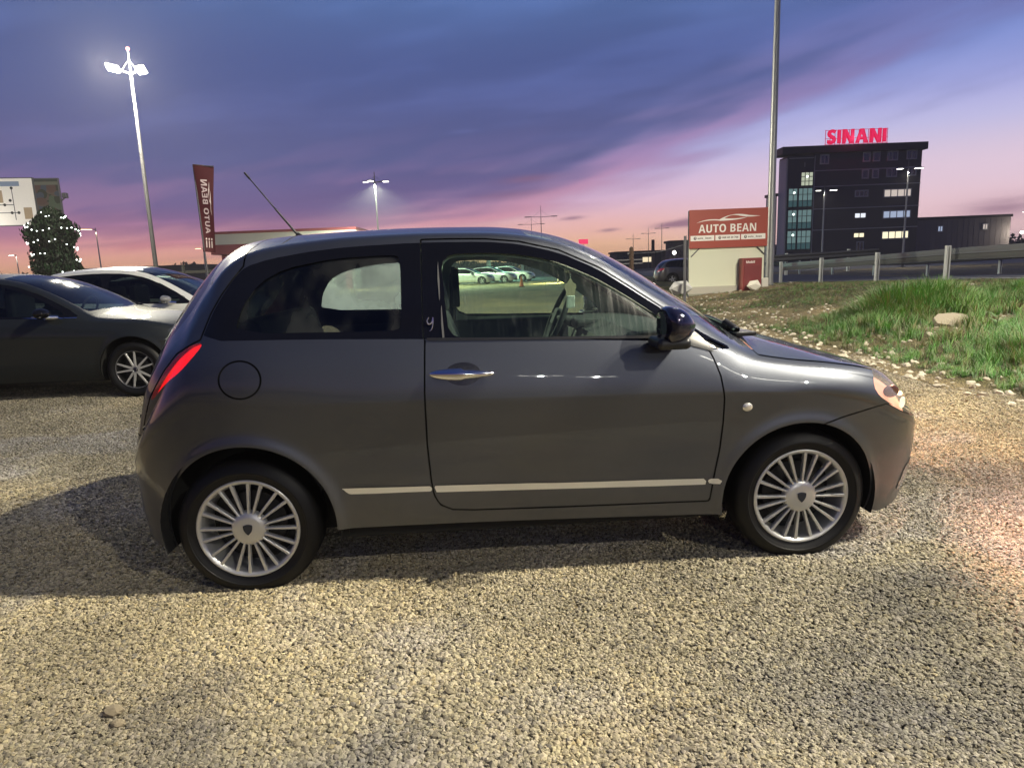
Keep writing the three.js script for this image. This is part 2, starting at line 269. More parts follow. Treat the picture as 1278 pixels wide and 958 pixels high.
function geo(m, side = 1) { // side 1: the near half as lofted, -1: mirrored, 0: both halves
  const pos = [], nor = [], uv = [], idx = [], n = m.v.length / STRIDE;
  for (const s of side === 0 ? [1, -1] : [side]) {
    const base = pos.length / 3;
    for (let k = 0; k < n; k++) { const o = k * STRIDE; pos.push(m.v[o], m.v[o + 1], m.v[o + 2] * s); nor.push(m.v[o + 3], m.v[o + 4], m.v[o + 5] * s); uv.push(m.v[o], m.v[o + 1] + (s < 0 ? 0.37 : 0)); }
    for (let k = 0; k < m.i.length; k += 3) s > 0 ? idx.push(base + m.i[k], base + m.i[k + 1], base + m.i[k + 2]) : idx.push(base + m.i[k], base + m.i[k + 2], base + m.i[k + 1]);
  }
  const g = new THREE.BufferGeometry(); g.setAttribute('position', new THREE.Float32BufferAttribute(pos, 3)); g.setAttribute('normal', new THREE.Float32BufferAttribute(nor, 3)); g.setAttribute('uv', new THREE.Float32BufferAttribute(uv, 2)); g.setIndex(idx); return g;
}
function loft(c) {
  const T = {}; for (const k of ['y0', 'yl', 'y1', 'y2', 'y3', 'yc', 'f0', 'fl', 'f2', 'f3', 'w', 'crease']) T[k] = pchip(c[k]);
  const [xa, xb] = c.ends, stations = [], mid = (xa + xb) / 2, q = Math.sqrt(mid - xa);
  for (let i = 0; i <= c.nq; i++) { const t = i / c.nq; stations.push(t < 0.5 ? xa + (2 * t * q) ** 2 : xb - (2 * (1 - t) * q) ** 2); }
  for (let i = 1; i < c.nx; i++) stations.push(xa + (xb - xa) * i / c.nx);
  stations.sort((a, b) => a - b);
  const xs = stations.filter((x, i) => i === 0 || x - stations[i - 1] > 1e-5), rows = c.rows, R = rows.reduce((a, b) => a + b, 0), grid = [];
  for (const x of xs) {
    const W = T.w(x), P = [[T.y0(x), T.f0(x) * W], [T.yl(x), T.fl(x) * W], [T.y1(x), W], [T.y2(x), T.f2(x) * W], [T.y3(x), T.f3(x) * W], [T.yc(x), 0]], k = T.crease(x), line = [];
    for (let s = 0; s < 5; s++) {
      const [ya, wa] = P[s], [yb, wb] = P[s + 1], n = rows[s];
      for (let j = s ? 1 : 0; j <= n; j++) {
        const t = j / n; let y = ya + (yb - ya) * t, w = wa + (wb - wa) * t;
        if (s === 0) w += (wb - wa) * 0.6 * t * (1 - t);
        if (s === 1) w += W * 0.024 * t * (1 - t) * (1.15 - k);
        if (s === 2) w += W * 0.022 * t * (1 - t) * 4 * (1 - 0.45 * k);
        if (s === 3) w += W * 0.03 * t * (1 - t) * 2;
        if (s === 4) { const a = 1 - Math.cos(t * Math.PI / 2) * 1, r = 1 - t; w = wa * (1 - (t * 0.9 + 0.1 * t * t)); const f = wa > 1e-6 ? w / wa : 0; y = ya + (yb - ya) * (1 - Math.pow(f, 2.1)); }
        if (c.flare) w = c.flare(x, y, w);
        line.push([y, w, s + t]);
      }
    }
    for (const [at, it] of [[rows[0] + rows[1] + rows[2] + rows[3], c.round ?? 6], [rows[0] + rows[1] + rows[2], 2]]) // round off the cantrail and the belt
      for (let k2 = 0; k2 < it; k2++) { const copy = line.map((p) => p.slice()); for (let j = Math.max(1, at - 5); j <= Math.min(R - 1, at + 5); j++) for (const e of [0, 1]) line[j][e] = 0.5 * copy[j][e] + 0.25 * (copy[j - 1][e] + copy[j + 1][e]); }
    grid.push(line);
  }
  const n = xs.length, C = R + 1, v = new Float64Array(n * C * STRIDE), idx = [], at = (i, j) => [xs[i], grid[i][j][0], grid[i][j][1]];
  for (let i = 0; i < n; i++) for (let j = 0; j < C; j++) {
    const a = at(Math.max(0, i - 1), j), b = at(Math.min(n - 1, i + 1), j), d = at(i, Math.max(0, j - 1)), e = at(i, Math.min(C - 1, j + 1));
    let u = [b[0] - a[0], b[1] - a[1], b[2] - a[2]], w = [e[0] - d[0], e[1] - d[1], e[2] - d[2]];
    if (j === C - 1) u[2] = 0;
    let N = [u[1] * w[2] - u[2] * w[1], u[2] * w[0] - u[0] * w[2], u[0] * w[1] - u[1] * w[0]]; const l = Math.hypot(...N) || 1; N = N.map((t) => t / l);
    if (l < 1e-9) N = [i < n / 2 ? -1 : 1, 0, 0];
    if (j === C - 1) { N[2] = 0; const q2 = Math.hypot(N[0], N[1]) || 1; N[0] /= q2; N[1] /= q2; }
    v.set([xs[i], grid[i][j][0], grid[i][j][1], ...N, xs[i], grid[i][j][2]], (i * C + j) * STRIDE);
  }
  for (let i = 0; i < n - 1; i++) for (let j = 0; j < C - 1; j++) { const a = i * C + j, b = a + C; idx.push(a, b, a + 1, a + 1, b, b + 1); }
  return { v: Array.from(v), i: idx, T };
}
// wheels, built facing +z with the axle at the origin
M.rubber = phy([0.007, 0.007, 0.0075], 0.5, { specularIntensity: 0.5 });
M.drum = std([0.02, 0.02, 0.02], 0.6, { metalness: 0.4 });
M.alloy = phy([0.56, 0.56, 0.545], 0.34, { metalness: 0.6 });
M.alloyDark = phy([0.02, 0.02, 0.022], 0.35, { metalness: 0.5 });
M.blackPlastic = phy([0.012, 0.012, 0.014], 0.35);
M.blackGloss = phy([0.004, 0.004, 0.005], 0.04);
M.matBlack = std([0.006, 0.006, 0.006], 0.95);
M.chrome = phy([0.78, 0.78, 0.8], 0.12, { metalness: 1 });
M.satinChrome = phy([0.85, 0.85, 0.84], 0.33, { metalness: 0.85 });
M.interior = std([0.012, 0.012, 0.014], 0.8);
M.trimGrey = std([0.23, 0.26, 0.22], 0.85);
const lathe = (pts, n = 64) => { const g = new THREE.LatheGeometry(pts.map(([r, z]) => new THREE.Vector2(r, z)), n); g.rotateX(Math.PI / 2); return g; }; // profile (radius, z)
function makeWheel(parent, pos, o, flip = false) {
  const w = sub('wheel', parent, pos); if (flip) w.rotation.y = Math.PI;
  const R = o.radius, r = o.rim, d = o.width / 2;
  const prof = [[r - 0.012, -d + 0.02], [r + 0.01, -d + 0.004], [R - 0.045, -d], [R - 0.012, -d + 0.018], [R, -d + 0.05], [R, d - 0.05], [R - 0.005, d - 0.03], [R - 0.02, d - 0.012], [R - 0.045, d], [R - 0.052, d + 0.0015], [R - 0.056, d], [r + 0.03, d - 0.001], [r + 0.016, d - 0.004], [r + 0.012, d - 0.010], [r - 0.004, d - 0.014]];
  part('tyre', lathe(prof, 96), M.rubber, w);
  const z = d - 0.012;
  part('rim', lathe([[r - 0.03, -d + 0.03], [r - 0.03, z - 0.05], [r - 0.022, z - 0.012], [r - 0.016, z - 0.002], [r - 0.006, z + 0.004], [r, z - 0.002], [r + 0.002, z - 0.012]], 96), o.style === 'star' ? M.alloyDark : M.alloy, w);
  part('brake_disc', [lathe([[0.0, z - 0.075], [0.14, z - 0.075], [0.145, z - 0.08], [0.145, z - 0.11], [0, z - 0.11]], 40), lathe([[0.0, z - 0.12], [r - 0.032, z - 0.12]], 40)], M.drum, w);
  if (o.style === 'fan') {
    const s = new THREE.Shape([[0.060, -0.0022], [0.196, -0.0048], [0.200, 0], [0.196, 0.0048], [0.060, 0.0022]].map(([a, b]) => new THREE.Vector2(a * (r - 0.008) / 0.2, b)));
    const g = new THREE.ExtrudeGeometry(s, { depth: 0.012, bevelEnabled: true, bevelThickness: 0.005, bevelSize: 0.003, bevelSegments: 2 });
    const p = g.attributes.position; for (let i = 0; i < p.count; i++) { const a = p.getX(i) / r; p.setZ(i, p.getZ(i) + z - 0.028 + 0.014 * Math.sin(a * 2.6)); } g.computeVertexNormals();
    for (let k = 0; k < 10; k++) for (const q of [-1, 1]) { const m = part('spoke', g, M.alloy, w); m.rotation.z = k * Math.PI / 5 + q * 0.135 + 0.1; }
    part('hub_cap', lathe([[0.0, z + 0.006], [0.045, z + 0.004], [0.066, z - 0.001], [0.074, z - 0.012], [0.076, z - 0.03]], 48), M.alloy, w);
    const sh = new THREE.Shape(); sh.moveTo(-0.017, 0.016); sh.quadraticCurveTo(0, 0.024, 0.017, 0.016); sh.quadraticCurveTo(0.019, -0.006, 0, -0.022); sh.quadraticCurveTo(-0.019, -0.006, -0.017, 0.016);
    const e = new THREE.ExtrudeGeometry(sh, { depth: 0.002, bevelEnabled: true, bevelSize: 0.002, bevelThickness: 0.002, bevelSegments: 2 }); e.translate(0, 0, z + 0.006);
    part('emblem', e, std([0.03, 0.035, 0.05], 0.3, { metalness: 0.4 }), w);
  } else {
    const n = o.spokes ?? 5, twin = o.twin ?? 0.17;
    const bar = (w0, w1) => { const s = new THREE.Shape([[0.03, -w0], [r - 0.01, -w1], [r - 0.006, 0], [r - 0.01, w1], [0.03, w0]].map(([a, b]) => new THREE.Vector2(a, b))); const g = new THREE.ExtrudeGeometry(s, { depth: 0.014, bevelEnabled: true, bevelThickness: 0.003, bevelSize: 0.002, bevelSegments: 1 }); g.translate(0, 0, z - 0.02); return g; };
    const g = bar(0.011, 0.007);
    for (let k = 0; k < n; k++) for (const q of [-1, 1]) { const m = part('spoke', g, M.alloy, w); m.rotation.z = Math.PI / 2 + 0.2 + k * 2 * Math.PI / n + q * twin; }
    part('rim_edge', lathe([[r - 0.016, z - 0.004], [r - 0.012, z + 0.001], [r - 0.004, z + 0.001], [r - 0.002, z - 0.004]], 72), M.alloy, w);
    part('hub_cap', [lathe([[0, z + 0.002], [0.026, z], [0.034, z - 0.014]], 32)], M.alloyDark, w);
    part('emblem', new THREE.TorusGeometry(0.02, 0.003, 8, 28).translate(0, 0, z + 0.002), M.chrome, w);
  }
  return w;
}
// the arch a wheel sits in: a half drum over the tyre, closed on the inside
function wheelWell(parent, cx, cy, R, z0, z1) {
  const n = 36, a0 = -0.28, a1 = Math.PI + 0.28;
  for (const s of [1, -1]) {
    const pos = [cx, cy, s * z0], idx = [];
    for (let i = 0; i <= n; i++) { const a = a0 + (a1 - a0) * i / n, x = cx + Math.cos(a) * R, y = cy + Math.sin(a) * R; pos.push(x, y, s * z0, x, y, s * z1); }
    for (let i = 0; i < n; i++) { const k = 1 + i * 2; idx.push(k, k + 1, k + 2, k + 2, k + 1, k + 3, 0, k, k + 2); }
    const g = new THREE.BufferGeometry(); g.setAttribute('position', new THREE.Float32BufferAttribute(pos, 3)); g.setIndex(idx); g.computeVertexNormals();
    part('wheel_well', g, M.matBlack, parent);
  }
}
// ---------------------------------------------------------------- the grey hatchback
const dustTex = dataTex(1024, (u, v) => { // film of road dust, heavier low down: green roughness, blue metalness (4 m by 2 m)
  const y = v * 2, n = fbm(u * 40, v * 20, 4, 61), f = fbm(u * 300, v * 150, 2, 62), low = (1 - sstep(0.2, 0.62, y)) * (0.25 + 0.9 * n), d = Math.min(1, 0.02 + 0.34 * low);
  return [1, 0.455 + 0.3 * d + 0.03 * (f - 0.5), 0.95 - 0.55 * d];
});
const dustColor = dataTex(1024, (u, v) => { const y = v * 2, n = fbm(u * 40, v * 20, 4, 61), f = fbm(u * 300, v * 150, 2, 62), low = (1 - sstep(0.2, 0.6, y)) * (0.3 + 0.9 * n), d = Math.min(1, 0.36 * low); return [0.325 + 0.14 * d, 0.334 + 0.11 * d, 0.362 + 0.04 * d]; }, true);
for (const t of [dustTex, dustColor]) t.repeat.set(0.25, 0.5);
const coatTex = dataTex(512, (u, v) => { const d = (1 - sstep(0.1, 0.34, v)) * (0.3 + fbm(u * 40, v * 20, 3, 61)); return [1 - 0.6 * d, 0.03 + 0.3 * d, 0]; }); coatTex.repeat.set(0.25, 0.5);
M.paint = phy([1, 1, 1], 1, { map: dustColor, roughnessMap: dustTex, metalnessMap: dustTex, metalness: 1, clearcoat: 1, clearcoatMap: coatTex, clearcoatRoughness: 0.025 });
const streakTex = dataTex(512, (u, v) => { // dried runs and haze on the door glass
  const a = fbm(u * 46, v * 5, 3, 71), b = fbm(u * 9, v * 7, 4, 72), c = fbm(u * 160, v * 6, 2, 73), k = 0.12 + 0.18 * sstep(0.45, 0.85, a) * sstep(0.3, 0.65, b) + 0.10 * sstep(0.5, 0.8, c) + 0.16 * b;
  return [k, k, k];
});
const fogTex = dataTex(256, (u, v) => { const a = fbm(u * 6, v * 6, 4, 81), k = 0.98 + 0.5 * (a - 0.5); return [k, k, k]; });
M.doorGlass = phy([0.82, 0.97, 0.85], 1, { transmission: 1, thickness: 0, roughnessMap: streakTex, ior: 1.5 }); 
M.farGlass = phy([0.84, 1, 0.88], 0.15, { transmission: 1, thickness: 0, ior: 1.5 });
M.foggedGlass = phy([0.92, 1, 0.95], 1, { transmission: 1, thickness: 0, roughnessMap: fogTex, ior: 1.5 });
const hazeTex = dataTex(256, (u, v) => { const k = 0.10 + 0.42 * sstep(0.35, 0.75, fbm(u * 7, v * 5, 4, 85)); return [k, k, k]; });
M.sideLightGlass = phy([0.30, 0.345, 0.32], 0.1, { transmission: 1, thickness: 0, ior: 1.5 });
M.darkGlass = phy([0.34, 0.40, 0.37], 1, { transmission: 1, thickness: 0, roughnessMap: hazeTex, ior: 1.5 });
M.tint2 = phy([0.03, 0.036, 0.036], 0.06, { transmission: 1, thickness: 0, ior: 1.5 });
M.screenGlass = phy([0.78, 0.95, 0.88], 0.05, { transmission: 1, thickness: 0, ior: 1.5 });
const YAW = 0.0572;
const hero = thing('grey_hatchback', 'dark metallic grey three-door hatchback seen side-on in the middle of the gravel, headlamp lit', 'car', [-1.1749, 0, -3.4041], YAW);
{
  const E = [-0.675, 3.165], m = 0.43;
  const spec = {
    ends: E, nq: 300, nx: 300, rows: [8, 26, 26, 44, 34], round: 7,
    w: Array.from({ length: 121 }, (_, i) => { const x = E[0] + (E[1] - E[0]) * (0.5 - 0.5 * Math.cos(Math.PI * i / 120)); let w = 0.845; if (x < 0.25) w *= Math.max(0, 1 - ((0.25 - x) / (0.25 - E[0])) ** 3.2) ** (1 / 2.2); if (x > 2.1) w *= Math.max(0, 1 - ((x - 2.1) / (E[1] - 2.1)) ** 3.6) ** (1 / 2.6); return [x, w]; }),
    yc: [[E[0], m], [-0.668, 0.52], [-0.645, 0.60], [-0.60, 0.65], [-0.548, 0.72], [-0.52, 0.80], [-0.49, 0.92], [-0.455, 1.03], [-0.405, 1.145], [-0.31, 1.28], [-0.16, 1.44], [-0.06, 1.482], [0.1, 1.501], [0.24, 1.509], [0.45, 1.516], [0.7, 1.520], [1.06, 1.514], [1.2, 1.503], [1.38, 1.468], [1.58, 1.398], [1.79, 1.283], [1.9, 1.212], [2.04, 1.122], [2.17, 1.022], [2.24, 0.982], [2.35, 0.956], [2.5, 0.915], [2.65, 0.869], [2.8, 0.823], [2.93, 0.768], [3.025, 0.69], [3.11, 0.58], [3.15, 0.5], [E[1], m]],
    y3: [[E[0], m], [-0.62, 0.50], [-0.58, 0.575], [-0.51, 0.68], [-0.42, 0.86], [-0.30, 1.0], [-0.20, 1.11], [-0.12, 1.235], [-0.03, 1.35], [0.05, 1.40], [0.15, 1.425], [0.3, 1.444], [0.47, 1.457], [0.76, 1.462], [1.05, 1.455], [1.2, 1.44], [1.36, 1.404], [1.53, 1.328], [1.65, 1.25], [1.78, 1.162], [1.9, 1.084], [2.0, 1.016], [2.1, 0.95], [2.18, 0.912], [2.32, 0.884], [2.52, 0.857], [2.74, 0.812], [2.88, 0.735], [2.99, 0.64], [3.085, 0.55], [3.14, 0.48], [E[1], m]],
    y2: [[E[0], m], [-0.6, 0.5], [-0.5, 0.62], [-0.35, 0.80], [-0.22, 0.97], [-0.16, 1.03], [0, 1.06], [0.3, 1.056], [0.77, 1.036], [1.3, 1.014], [1.77, 0.986], [1.98, 0.94], [2.12, 0.885], [2.3, 0.85], [2.52, 0.82], [2.74, 0.765], [2.88, 0.69], [2.98, 0.605], [3.06, 0.53], [E[1], m]],
    y1: [[E[0], m], [-0.6, 0.465], [-0.5, 0.56], [-0.35, 0.69], [-0.1, 0.785], [0.36, 0.797], [1.2, 0.781], [2, 0.766], [2.34, 0.747], [2.6, 0.70], [2.8, 0.62], [2.95, 0.55], [3.06, 0.48], [E[1], m]],
    yl: [[E[0], m], [-0.6, 0.39], [-0.5, 0.38], [-0.3, 0.4], [0.4, 0.42], [2, 0.40], [2.7, 0.38], [2.95, 0.37], [3.06, 0.38], [E[1], m]],
    y0: [[E[0], m], [-0.665, 0.33], [-0.63, 0.24], [-0.55, 0.165], [-0.4, 0.15], [0.1, 0.2], [0.37, 0.252], [2.0, 0.218], [2.68, 0.19], [2.8, 0.15], [2.93, 0.165], [3.03, 0.22], [3.10, 0.29], [3.15, 0.37], [E[1], m]],
    f0: [[E[0], 0.9], [0, 0.945], [2.4, 0.945], [E[1], 0.88]], fl: [[E[0], 0.985], [0, 0.970], [2.2, 0.966], [E[1], 0.985]], f2: [[E[0], 0.96], [0, 0.938], [2.1, 0.934], [2.6, 0.955], [E[1], 0.96]],
    f3: [[E[0], 0.9], [-0.35, 0.9], [-0.2, 0.85], [-0.1, 0.79], [0.05, 0.74], [0.3, 0.705], [1.3, 0.695], [1.6, 0.735], [1.9, 0.79], [2.1, 0.83], [2.3, 0.85], [2.6, 0.87], [2.9, 0.88], [E[1], 0.88]],
    crease: [[E[0], 0], [0.05, 0.1], [0.5, 1], [2.2, 1], [2.55, 0.2], [E[1], 0]],
    flare: (x, y, w) => { for (const [cx, cy, R] of [[0.02, 0.285, 0.355], [2.362, 0.277, 0.342]]) { const d = Math.hypot(x - cx, y - cy) - R; w += 0.013 * Math.exp(-((d / 0.035) ** 2)) * (w > 0.6 ? 1 : 0); } return w; },
  };
  const full = loft(spec), side = (f, top = 4.02) => (x, y, z, s, t) => (t > top ? 0.5 : f(x, y));
  const black = polySdf(smoothPoly([[-0.108, 1.066], [-0.066, 1.17], [-0.028, 1.24], [0.012, 1.302], [0.055, 1.352], [0.155, 1.382], [0.312, 1.406], [0.468, 1.42], [0.761, 1.428], [1.051, 1.422], [1.195, 1.407], [1.362, 1.366], [1.532, 1.286], [1.654, 1.205], [1.77, 1.125], [1.88, 1.058], [1.965, 0.998], [2.085, 0.935], [1.97, 0.94], [1.92, 0.976], [1.74, 0.987], [1.3, 1.014], [0.78, 1.037], [0.3, 1.057]], 1));
  const quarter = polySdf(smoothPoly([[0.03, 1.09], [0.055, 1.19], [0.12, 1.285], [0.22, 1.34], [0.42, 1.374], [0.65, 1.38], [0.692, 1.372], [0.692, 1.085], [0.65, 1.074]], 1));
  const doorGlassPoly = polySdf(smoothPoly([[0.885, 1.02], [0.87, 1.2], [0.86, 1.374], [1.05, 1.375], [1.2, 1.362], [1.345, 1.33], [1.5, 1.26], [1.63, 1.18], [1.745, 1.10], [1.80, 1.045], [1.80, 1.0], [1.3, 1.018]], 2));
  const triGlass = polySdf([[1.965, 0.985], [2.06, 0.942], [1.975, 0.947]]);
  const door = polySdf([[0.778, 1.44], [0.782, 1.22], [0.784, 1.031], [0.774, 0.824], [0.771, 0.607], [0.778, 0.45], [0.785, 0.385], [0.808, 0.338], [0.86, 0.312], [0.95, 0.305], [1.275, 0.296], [1.95, 0.283], [1.968, 0.285], [1.982, 0.391], [2.003, 0.52], [2.012, 0.64], [2.013, 0.739], [1.999, 0.836], [1.975, 0.91], [1.95, 0.965], [1.915, 1.03], [1.779, 1.129], [1.654, 1.216], [1.532, 1.297], [1.362, 1.377], [1.195, 1.418], [1.051, 1.434], [0.9, 1.439]]);
  const tail = polySdf(smoothPoly([[-0.102, 1.06], [-0.145, 1.052], [-0.22, 1.01], [-0.288, 0.94], [-0.352, 0.862], [-0.378, 0.822], [-0.362, 0.822], [-0.292, 0.890], [-0.193, 0.952], [-0.112, 1.036]], 2));
  const lamp = polySdf(smoothPoly([[2.718, 0.815], [2.686, 0.748], [2.71, 0.708], [2.78, 0.664], [2.87, 0.620], [2.96, 0.588], [3.06, 0.57], [3.07, 0.64], [3.0, 0.705], [2.92, 0.757], [2.83, 0.80]], 1));
  const fuel = circleSdf(0.048, 0.91, 0.083, 0.074);
  let rest = full;
  const arch = [circleSdf(0.02, 0.285, 0.355), circleSdf(2.362, 0.277, 0.342)];
  for (const a of arch) rest = drop(rest, side(a, 2.7));
  const screenF = (x, y, z, s, t) => Math.max((4.1 - t) * 0.4, 1.24 - 0.05 * (t - 4) - x, x - (2.1 + 0.09 * (t - 4)));
  const rearF = (x, y, z, s, t) => Math.max((4.12 - t) * 0.4, -0.36 - x, x + 0.135);
  let windscreen, rearScreen, lampPiece, tailPiece, blackPiece;
  [windscreen, rest] = cut(rest, screenF); [rearScreen, rest] = cut(rest, rearF);
  [lampPiece, rest] = cut(rest, side(lamp, 4.6)); [tailPiece, rest] = cut(rest, side(tail, 4.4));
  [blackPiece, rest] = cut(rest, side(black));
  // shut lines: every panel is cut a few millimetres short of its line, with a dark channel behind
  const G = 0.0034, lid = (f, top) => side(f, top);
  const frontBumper = polySdf([[2.43, 0.60], [2.46, 0.613], [2.563, 0.637], [2.66, 0.656], [2.75, 0.670], [2.79, 0.655], [2.87, 0.614], [2.96, 0.582], [3.07, 0.562], [3.4, 0.56], [3.4, 0.0], [2.43, 0.0]]);
  const rearBumper = polySdf([[-0.09, 0.60], [-0.10, 0.648], [-0.2, 0.655], [-0.42, 0.645], [-0.9, 0.62], [-0.9, 0], [-0.09, 0]]);
  const tailgate = polySdf([[0.052, 1.7], [0.052, 1.40], [0.05, 1.356], [0.006, 1.30], [-0.035, 1.24], [-0.073, 1.171], [-0.112, 1.07], [-0.145, 1.056], [-0.225, 1.014], [-0.292, 0.943], [-0.38, 0.83], [-0.44, 0.70], [-0.46, 0.655], [-0.9, 0.655], [-0.9, 1.7]]);
  const bonnetF = (x, y, z, s, t) => Math.max((3.86 - t) * 0.055, 2.2 - x, x - 2.80);
  const panels = [['door', side(door, 4.2)], ['fuel_cap', side(fuel)], ['front_bumper', (x, y) => frontBumper(x, y)], ['tailgate', (x, y) => tailgate(x, y)], ['bonnet', bonnetF]], made = {};
  let channel = 0;
  for (const [n, f] of panels) {
    let strip = keep(rest, (...a) => Math.abs(f(...a)) - 0.015); strip = pushed(strip, -0.012); if (strip.i.length) for (const s of n === 'fuel_cap' ? [1] : [1, -1]) part('panel_gap', geo(strip, s), M.matBlack, hero);
  }
  for (const [n, f] of panels) { let p; made[n] = keep(rest, (...a) => f(...a) + G); rest = drop(rest, (...a) => f(...a) - G); }
  const doorPiece = made.door;
  part('body', geo(rest, 0), M.paint, hero);
  part('fuel_cap', geo(made.fuel_cap, 1), M.paint, hero);
  for (const n of ['front_bumper', 'tailgate', 'bonnet']) part(n, geo(made[n], 0), M.paint, hero);
  // panes and their black surrounds
  let q, d, t3, frame = blackPiece;
  [q, frame] = cut(frame, side(quarter)); [d, frame] = cut(frame, side(doorGlassPoly)); [t3, frame] = cut(frame, side(triGlass));
  const [doorFrame, quarterFrame] = cut(frame, side((x, y) => (x > 1.9 ? door(x, y) : 0.78 - x)));
  const quarterOnly = keep(quarterFrame, (x) => x - 0.776), frontOnly = drop(quarterFrame, (x) => x - 1.5);
  part('window_surround', join([geo(quarterOnly, 0), geo(frontOnly, 0)]), M.blackGloss, hero);
  const glassGroup = [q, d, t3].map((g) => pushed(g, -0.006));
  part('quarter_window', geo(glassGroup[0], 1), M.darkGlass, hero); part('quarter_window', geo(glassGroup[0], -1), M.foggedGlass, hero);
  for (const s of [1, -1]) part('quarter_light', geo(glassGroup[2], s), M.sideLightGlass, hero);
  part('windscreen', geo(windscreen, 0), M.screenGlass, hero); part('rear_window', geo(rearScreen, 0), M.tint2, hero);
  // near door with what is fixed to it, then the far door
  const nd = part('door', geo(doorPiece, 1), M.paint, hero), fd = part('door', geo(doorPiece, -1), M.paint, hero);
  for (const [dd, s] of [[nd, 1], [fd, -1]]) {
    part('window_frame', geo(doorFrame, s), M.blackGloss, dd);
    part('door_window', geo(glassGroup[1], s), s > 0 ? M.doorGlass : M.farGlass, dd);
    const inner = pushed(keep(full, side((x, y) => Math.max(door(x, y), y - 1.0))), -0.05);
    part('door_lining', geo(inner, s), M.interior, dd);
  }
  const surfZ = (x, y) => { let best = 9, z = 0; for (let o = 0; o < full.v.length; o += STRIDE) { const e = (full.v[o] - x) ** 2 + (full.v[o + 1] - y) ** 2; if (e < best && full.v[o + 7] < 4) { best = e; z = full.v[o + 2]; } } return z; };
  // window gaskets: a fine pale line along the rear edge of the door glass and along the belt
  part('window_seal', geo(pushed(keep(full, side((x, y) => Math.max(Math.abs(y - (1.0345 - 0.034 * (x - 0.8))) - 0.0055, 0.79 - x, x - 1.93))), 0.004), 1), M.blackPlastic, nd);
  part('window_seal', geo(pushed(keep(full, side((x, y) => Math.max(Math.abs(x - (0.842 + 0.05 * (1.39 - y))) - 0.004, 1.03 - y, y - 1.40))), 0.003), 1), std([0.10, 0.10, 0.10], 0.4), nd);
  // chrome side strips
  const stripF = (a, b) => side((x, y) => { const mid = 0.4255 - 0.0005 - 0.0315 * (x - 0.38); return Math.max(Math.abs(y - mid) - 0.0145 * (b - a > 0.5 ? 1 : 0.9), a - x, x - b, (a < 0.5 ? (0.40 + (mid + 0.0145 - y) * 1.4) - x : -1)); });
  for (const [a, b, p] of [[0.38, 0.778, hero], [0.79, 1.948, nd], [1.956, 2.015, hero]]) part('chrome_strip', geo(pushed(keep(full, stripF(a, b)), (x, y) => 0.006), 1), M.satinChrome, p);
  // recessed handle bowl and chrome handle
  { const bowl = circleSdf(0.932, 0.893, 0.073, 0.046), z = surfZ(0.932, 0.893);
    part('handle_bowl', geo(pushed(keep(full, side(bowl)), (x, y) => 0.0012 - 0.0 * x), 1), phy([0.012, 0.012, 0.014], 0.25, { metalness: 0.3, clearcoat: 1 }), nd);
    const g = new THREE.SphereGeometry(1, 40, 20); g.scale(0.132, 0.0235, 0.02); const p = g.attributes.position;
    for (let i = 0; i < p.count; i++) { const x = p.getX(i); p.setY(i, p.getY(i) * (x < 0 ? 1.12 : 0.86 - x * 1.0)); p.setZ(i, p.getZ(i) + 0.012 * (1 - (x / 0.132) ** 2)); }
    g.rotateZ(-0.03); g.translate(0.928, 0.8955, z + 0.013); g.computeVertexNormals(); part('door_handle', g, M.chrome, nd);
  }
  // little chrome script mark on the pillar
  { const z = surfZ(0.815, 1.1) - 0.007; part('pillar_badge', [tube([[0.818, 1.122, z], [0.811, 1.108, z + 0.001], [0.818, 1.095, z + 0.002], [0.828, 1.100, z + 0.002], [0.835, 1.118, z]], 0.0028, 20), tube([[0.835, 1.122, z], [0.834, 1.095, z + 0.003], [0.826, 1.072, z + 0.005], [0.814, 1.066, z + 0.006]], 0.0026, 20)].map((g) => g.translate(-0.015, 0, 0.012)), M.chrome, nd); }
  // side repeater
  { const z = surfZ(2.113, 0.698), g = new THREE.SphereGeometry(0.022, 24, 12); g.scale(1, 0.85, 0.4); g.translate(2.113, 0.698, z); part('side_indicator', g, phy([0.8, 0.78, 0.7], 0.1, { metalness: 0.6, clearcoat: 1 }), hero); }
  // lamps
  for (const s of [1, -1]) {
    const h = part('headlight', geo(lampPiece, s), phy([0.98, 0.95, 0.92], 0.06, { transmission: 0.92, thickness: 0, ior: 1.45, clearcoat: 1 }), hero);
    part('reflector', geo(pushed(lampPiece, -0.035), s), new THREE.MeshStandardMaterial({ color: new THREE.Color().setRGB(0.45, 0.24, 0.17), roughness: 0.3, metalness: 0.5, emissive: new THREE.Color().setRGB(1, 0.43, 0.27), emissiveIntensity: 0.95 }), h);
    { const zb = surfZ(2.80, 0.715), bowl = new THREE.SphereGeometry(1, 24, 14); bowl.scale(0.036, 0.028, 0.008); bowl.translate(2.805, 0.712, s * (zb - 0.016)); part('lamp_bowl', bowl, phy([0.25, 0.12, 0.09], 0.2, { metalness: 0.7 }), h); const tt = new THREE.SphereGeometry(1, 22, 14); tt.scale(0.034, 0.026, 0.007); tt.rotateY(s * 0.7); tt.translate(2.882, 0.652, s * (surfZ(2.882, 0.652) - 0.016)); part('lamp_glow', tt, glow([1, 0.80, 0.62], 1.5), h); }
    const zl = surfZ(2.93, 0.675), b = new THREE.SphereGeometry(0.011, 18, 12); b.translate(2.925, 0.675, s * (zl - 0.016)); part('bulb', b, glow([1, 0.62, 0.38], 5), h);
    const t = part('taillight', geo(tailPiece, s), phy([0.75, 0.06, 0.07], 0.12, { transmission: 0.55, thickness: 0, clearcoat: 1 }), hero);
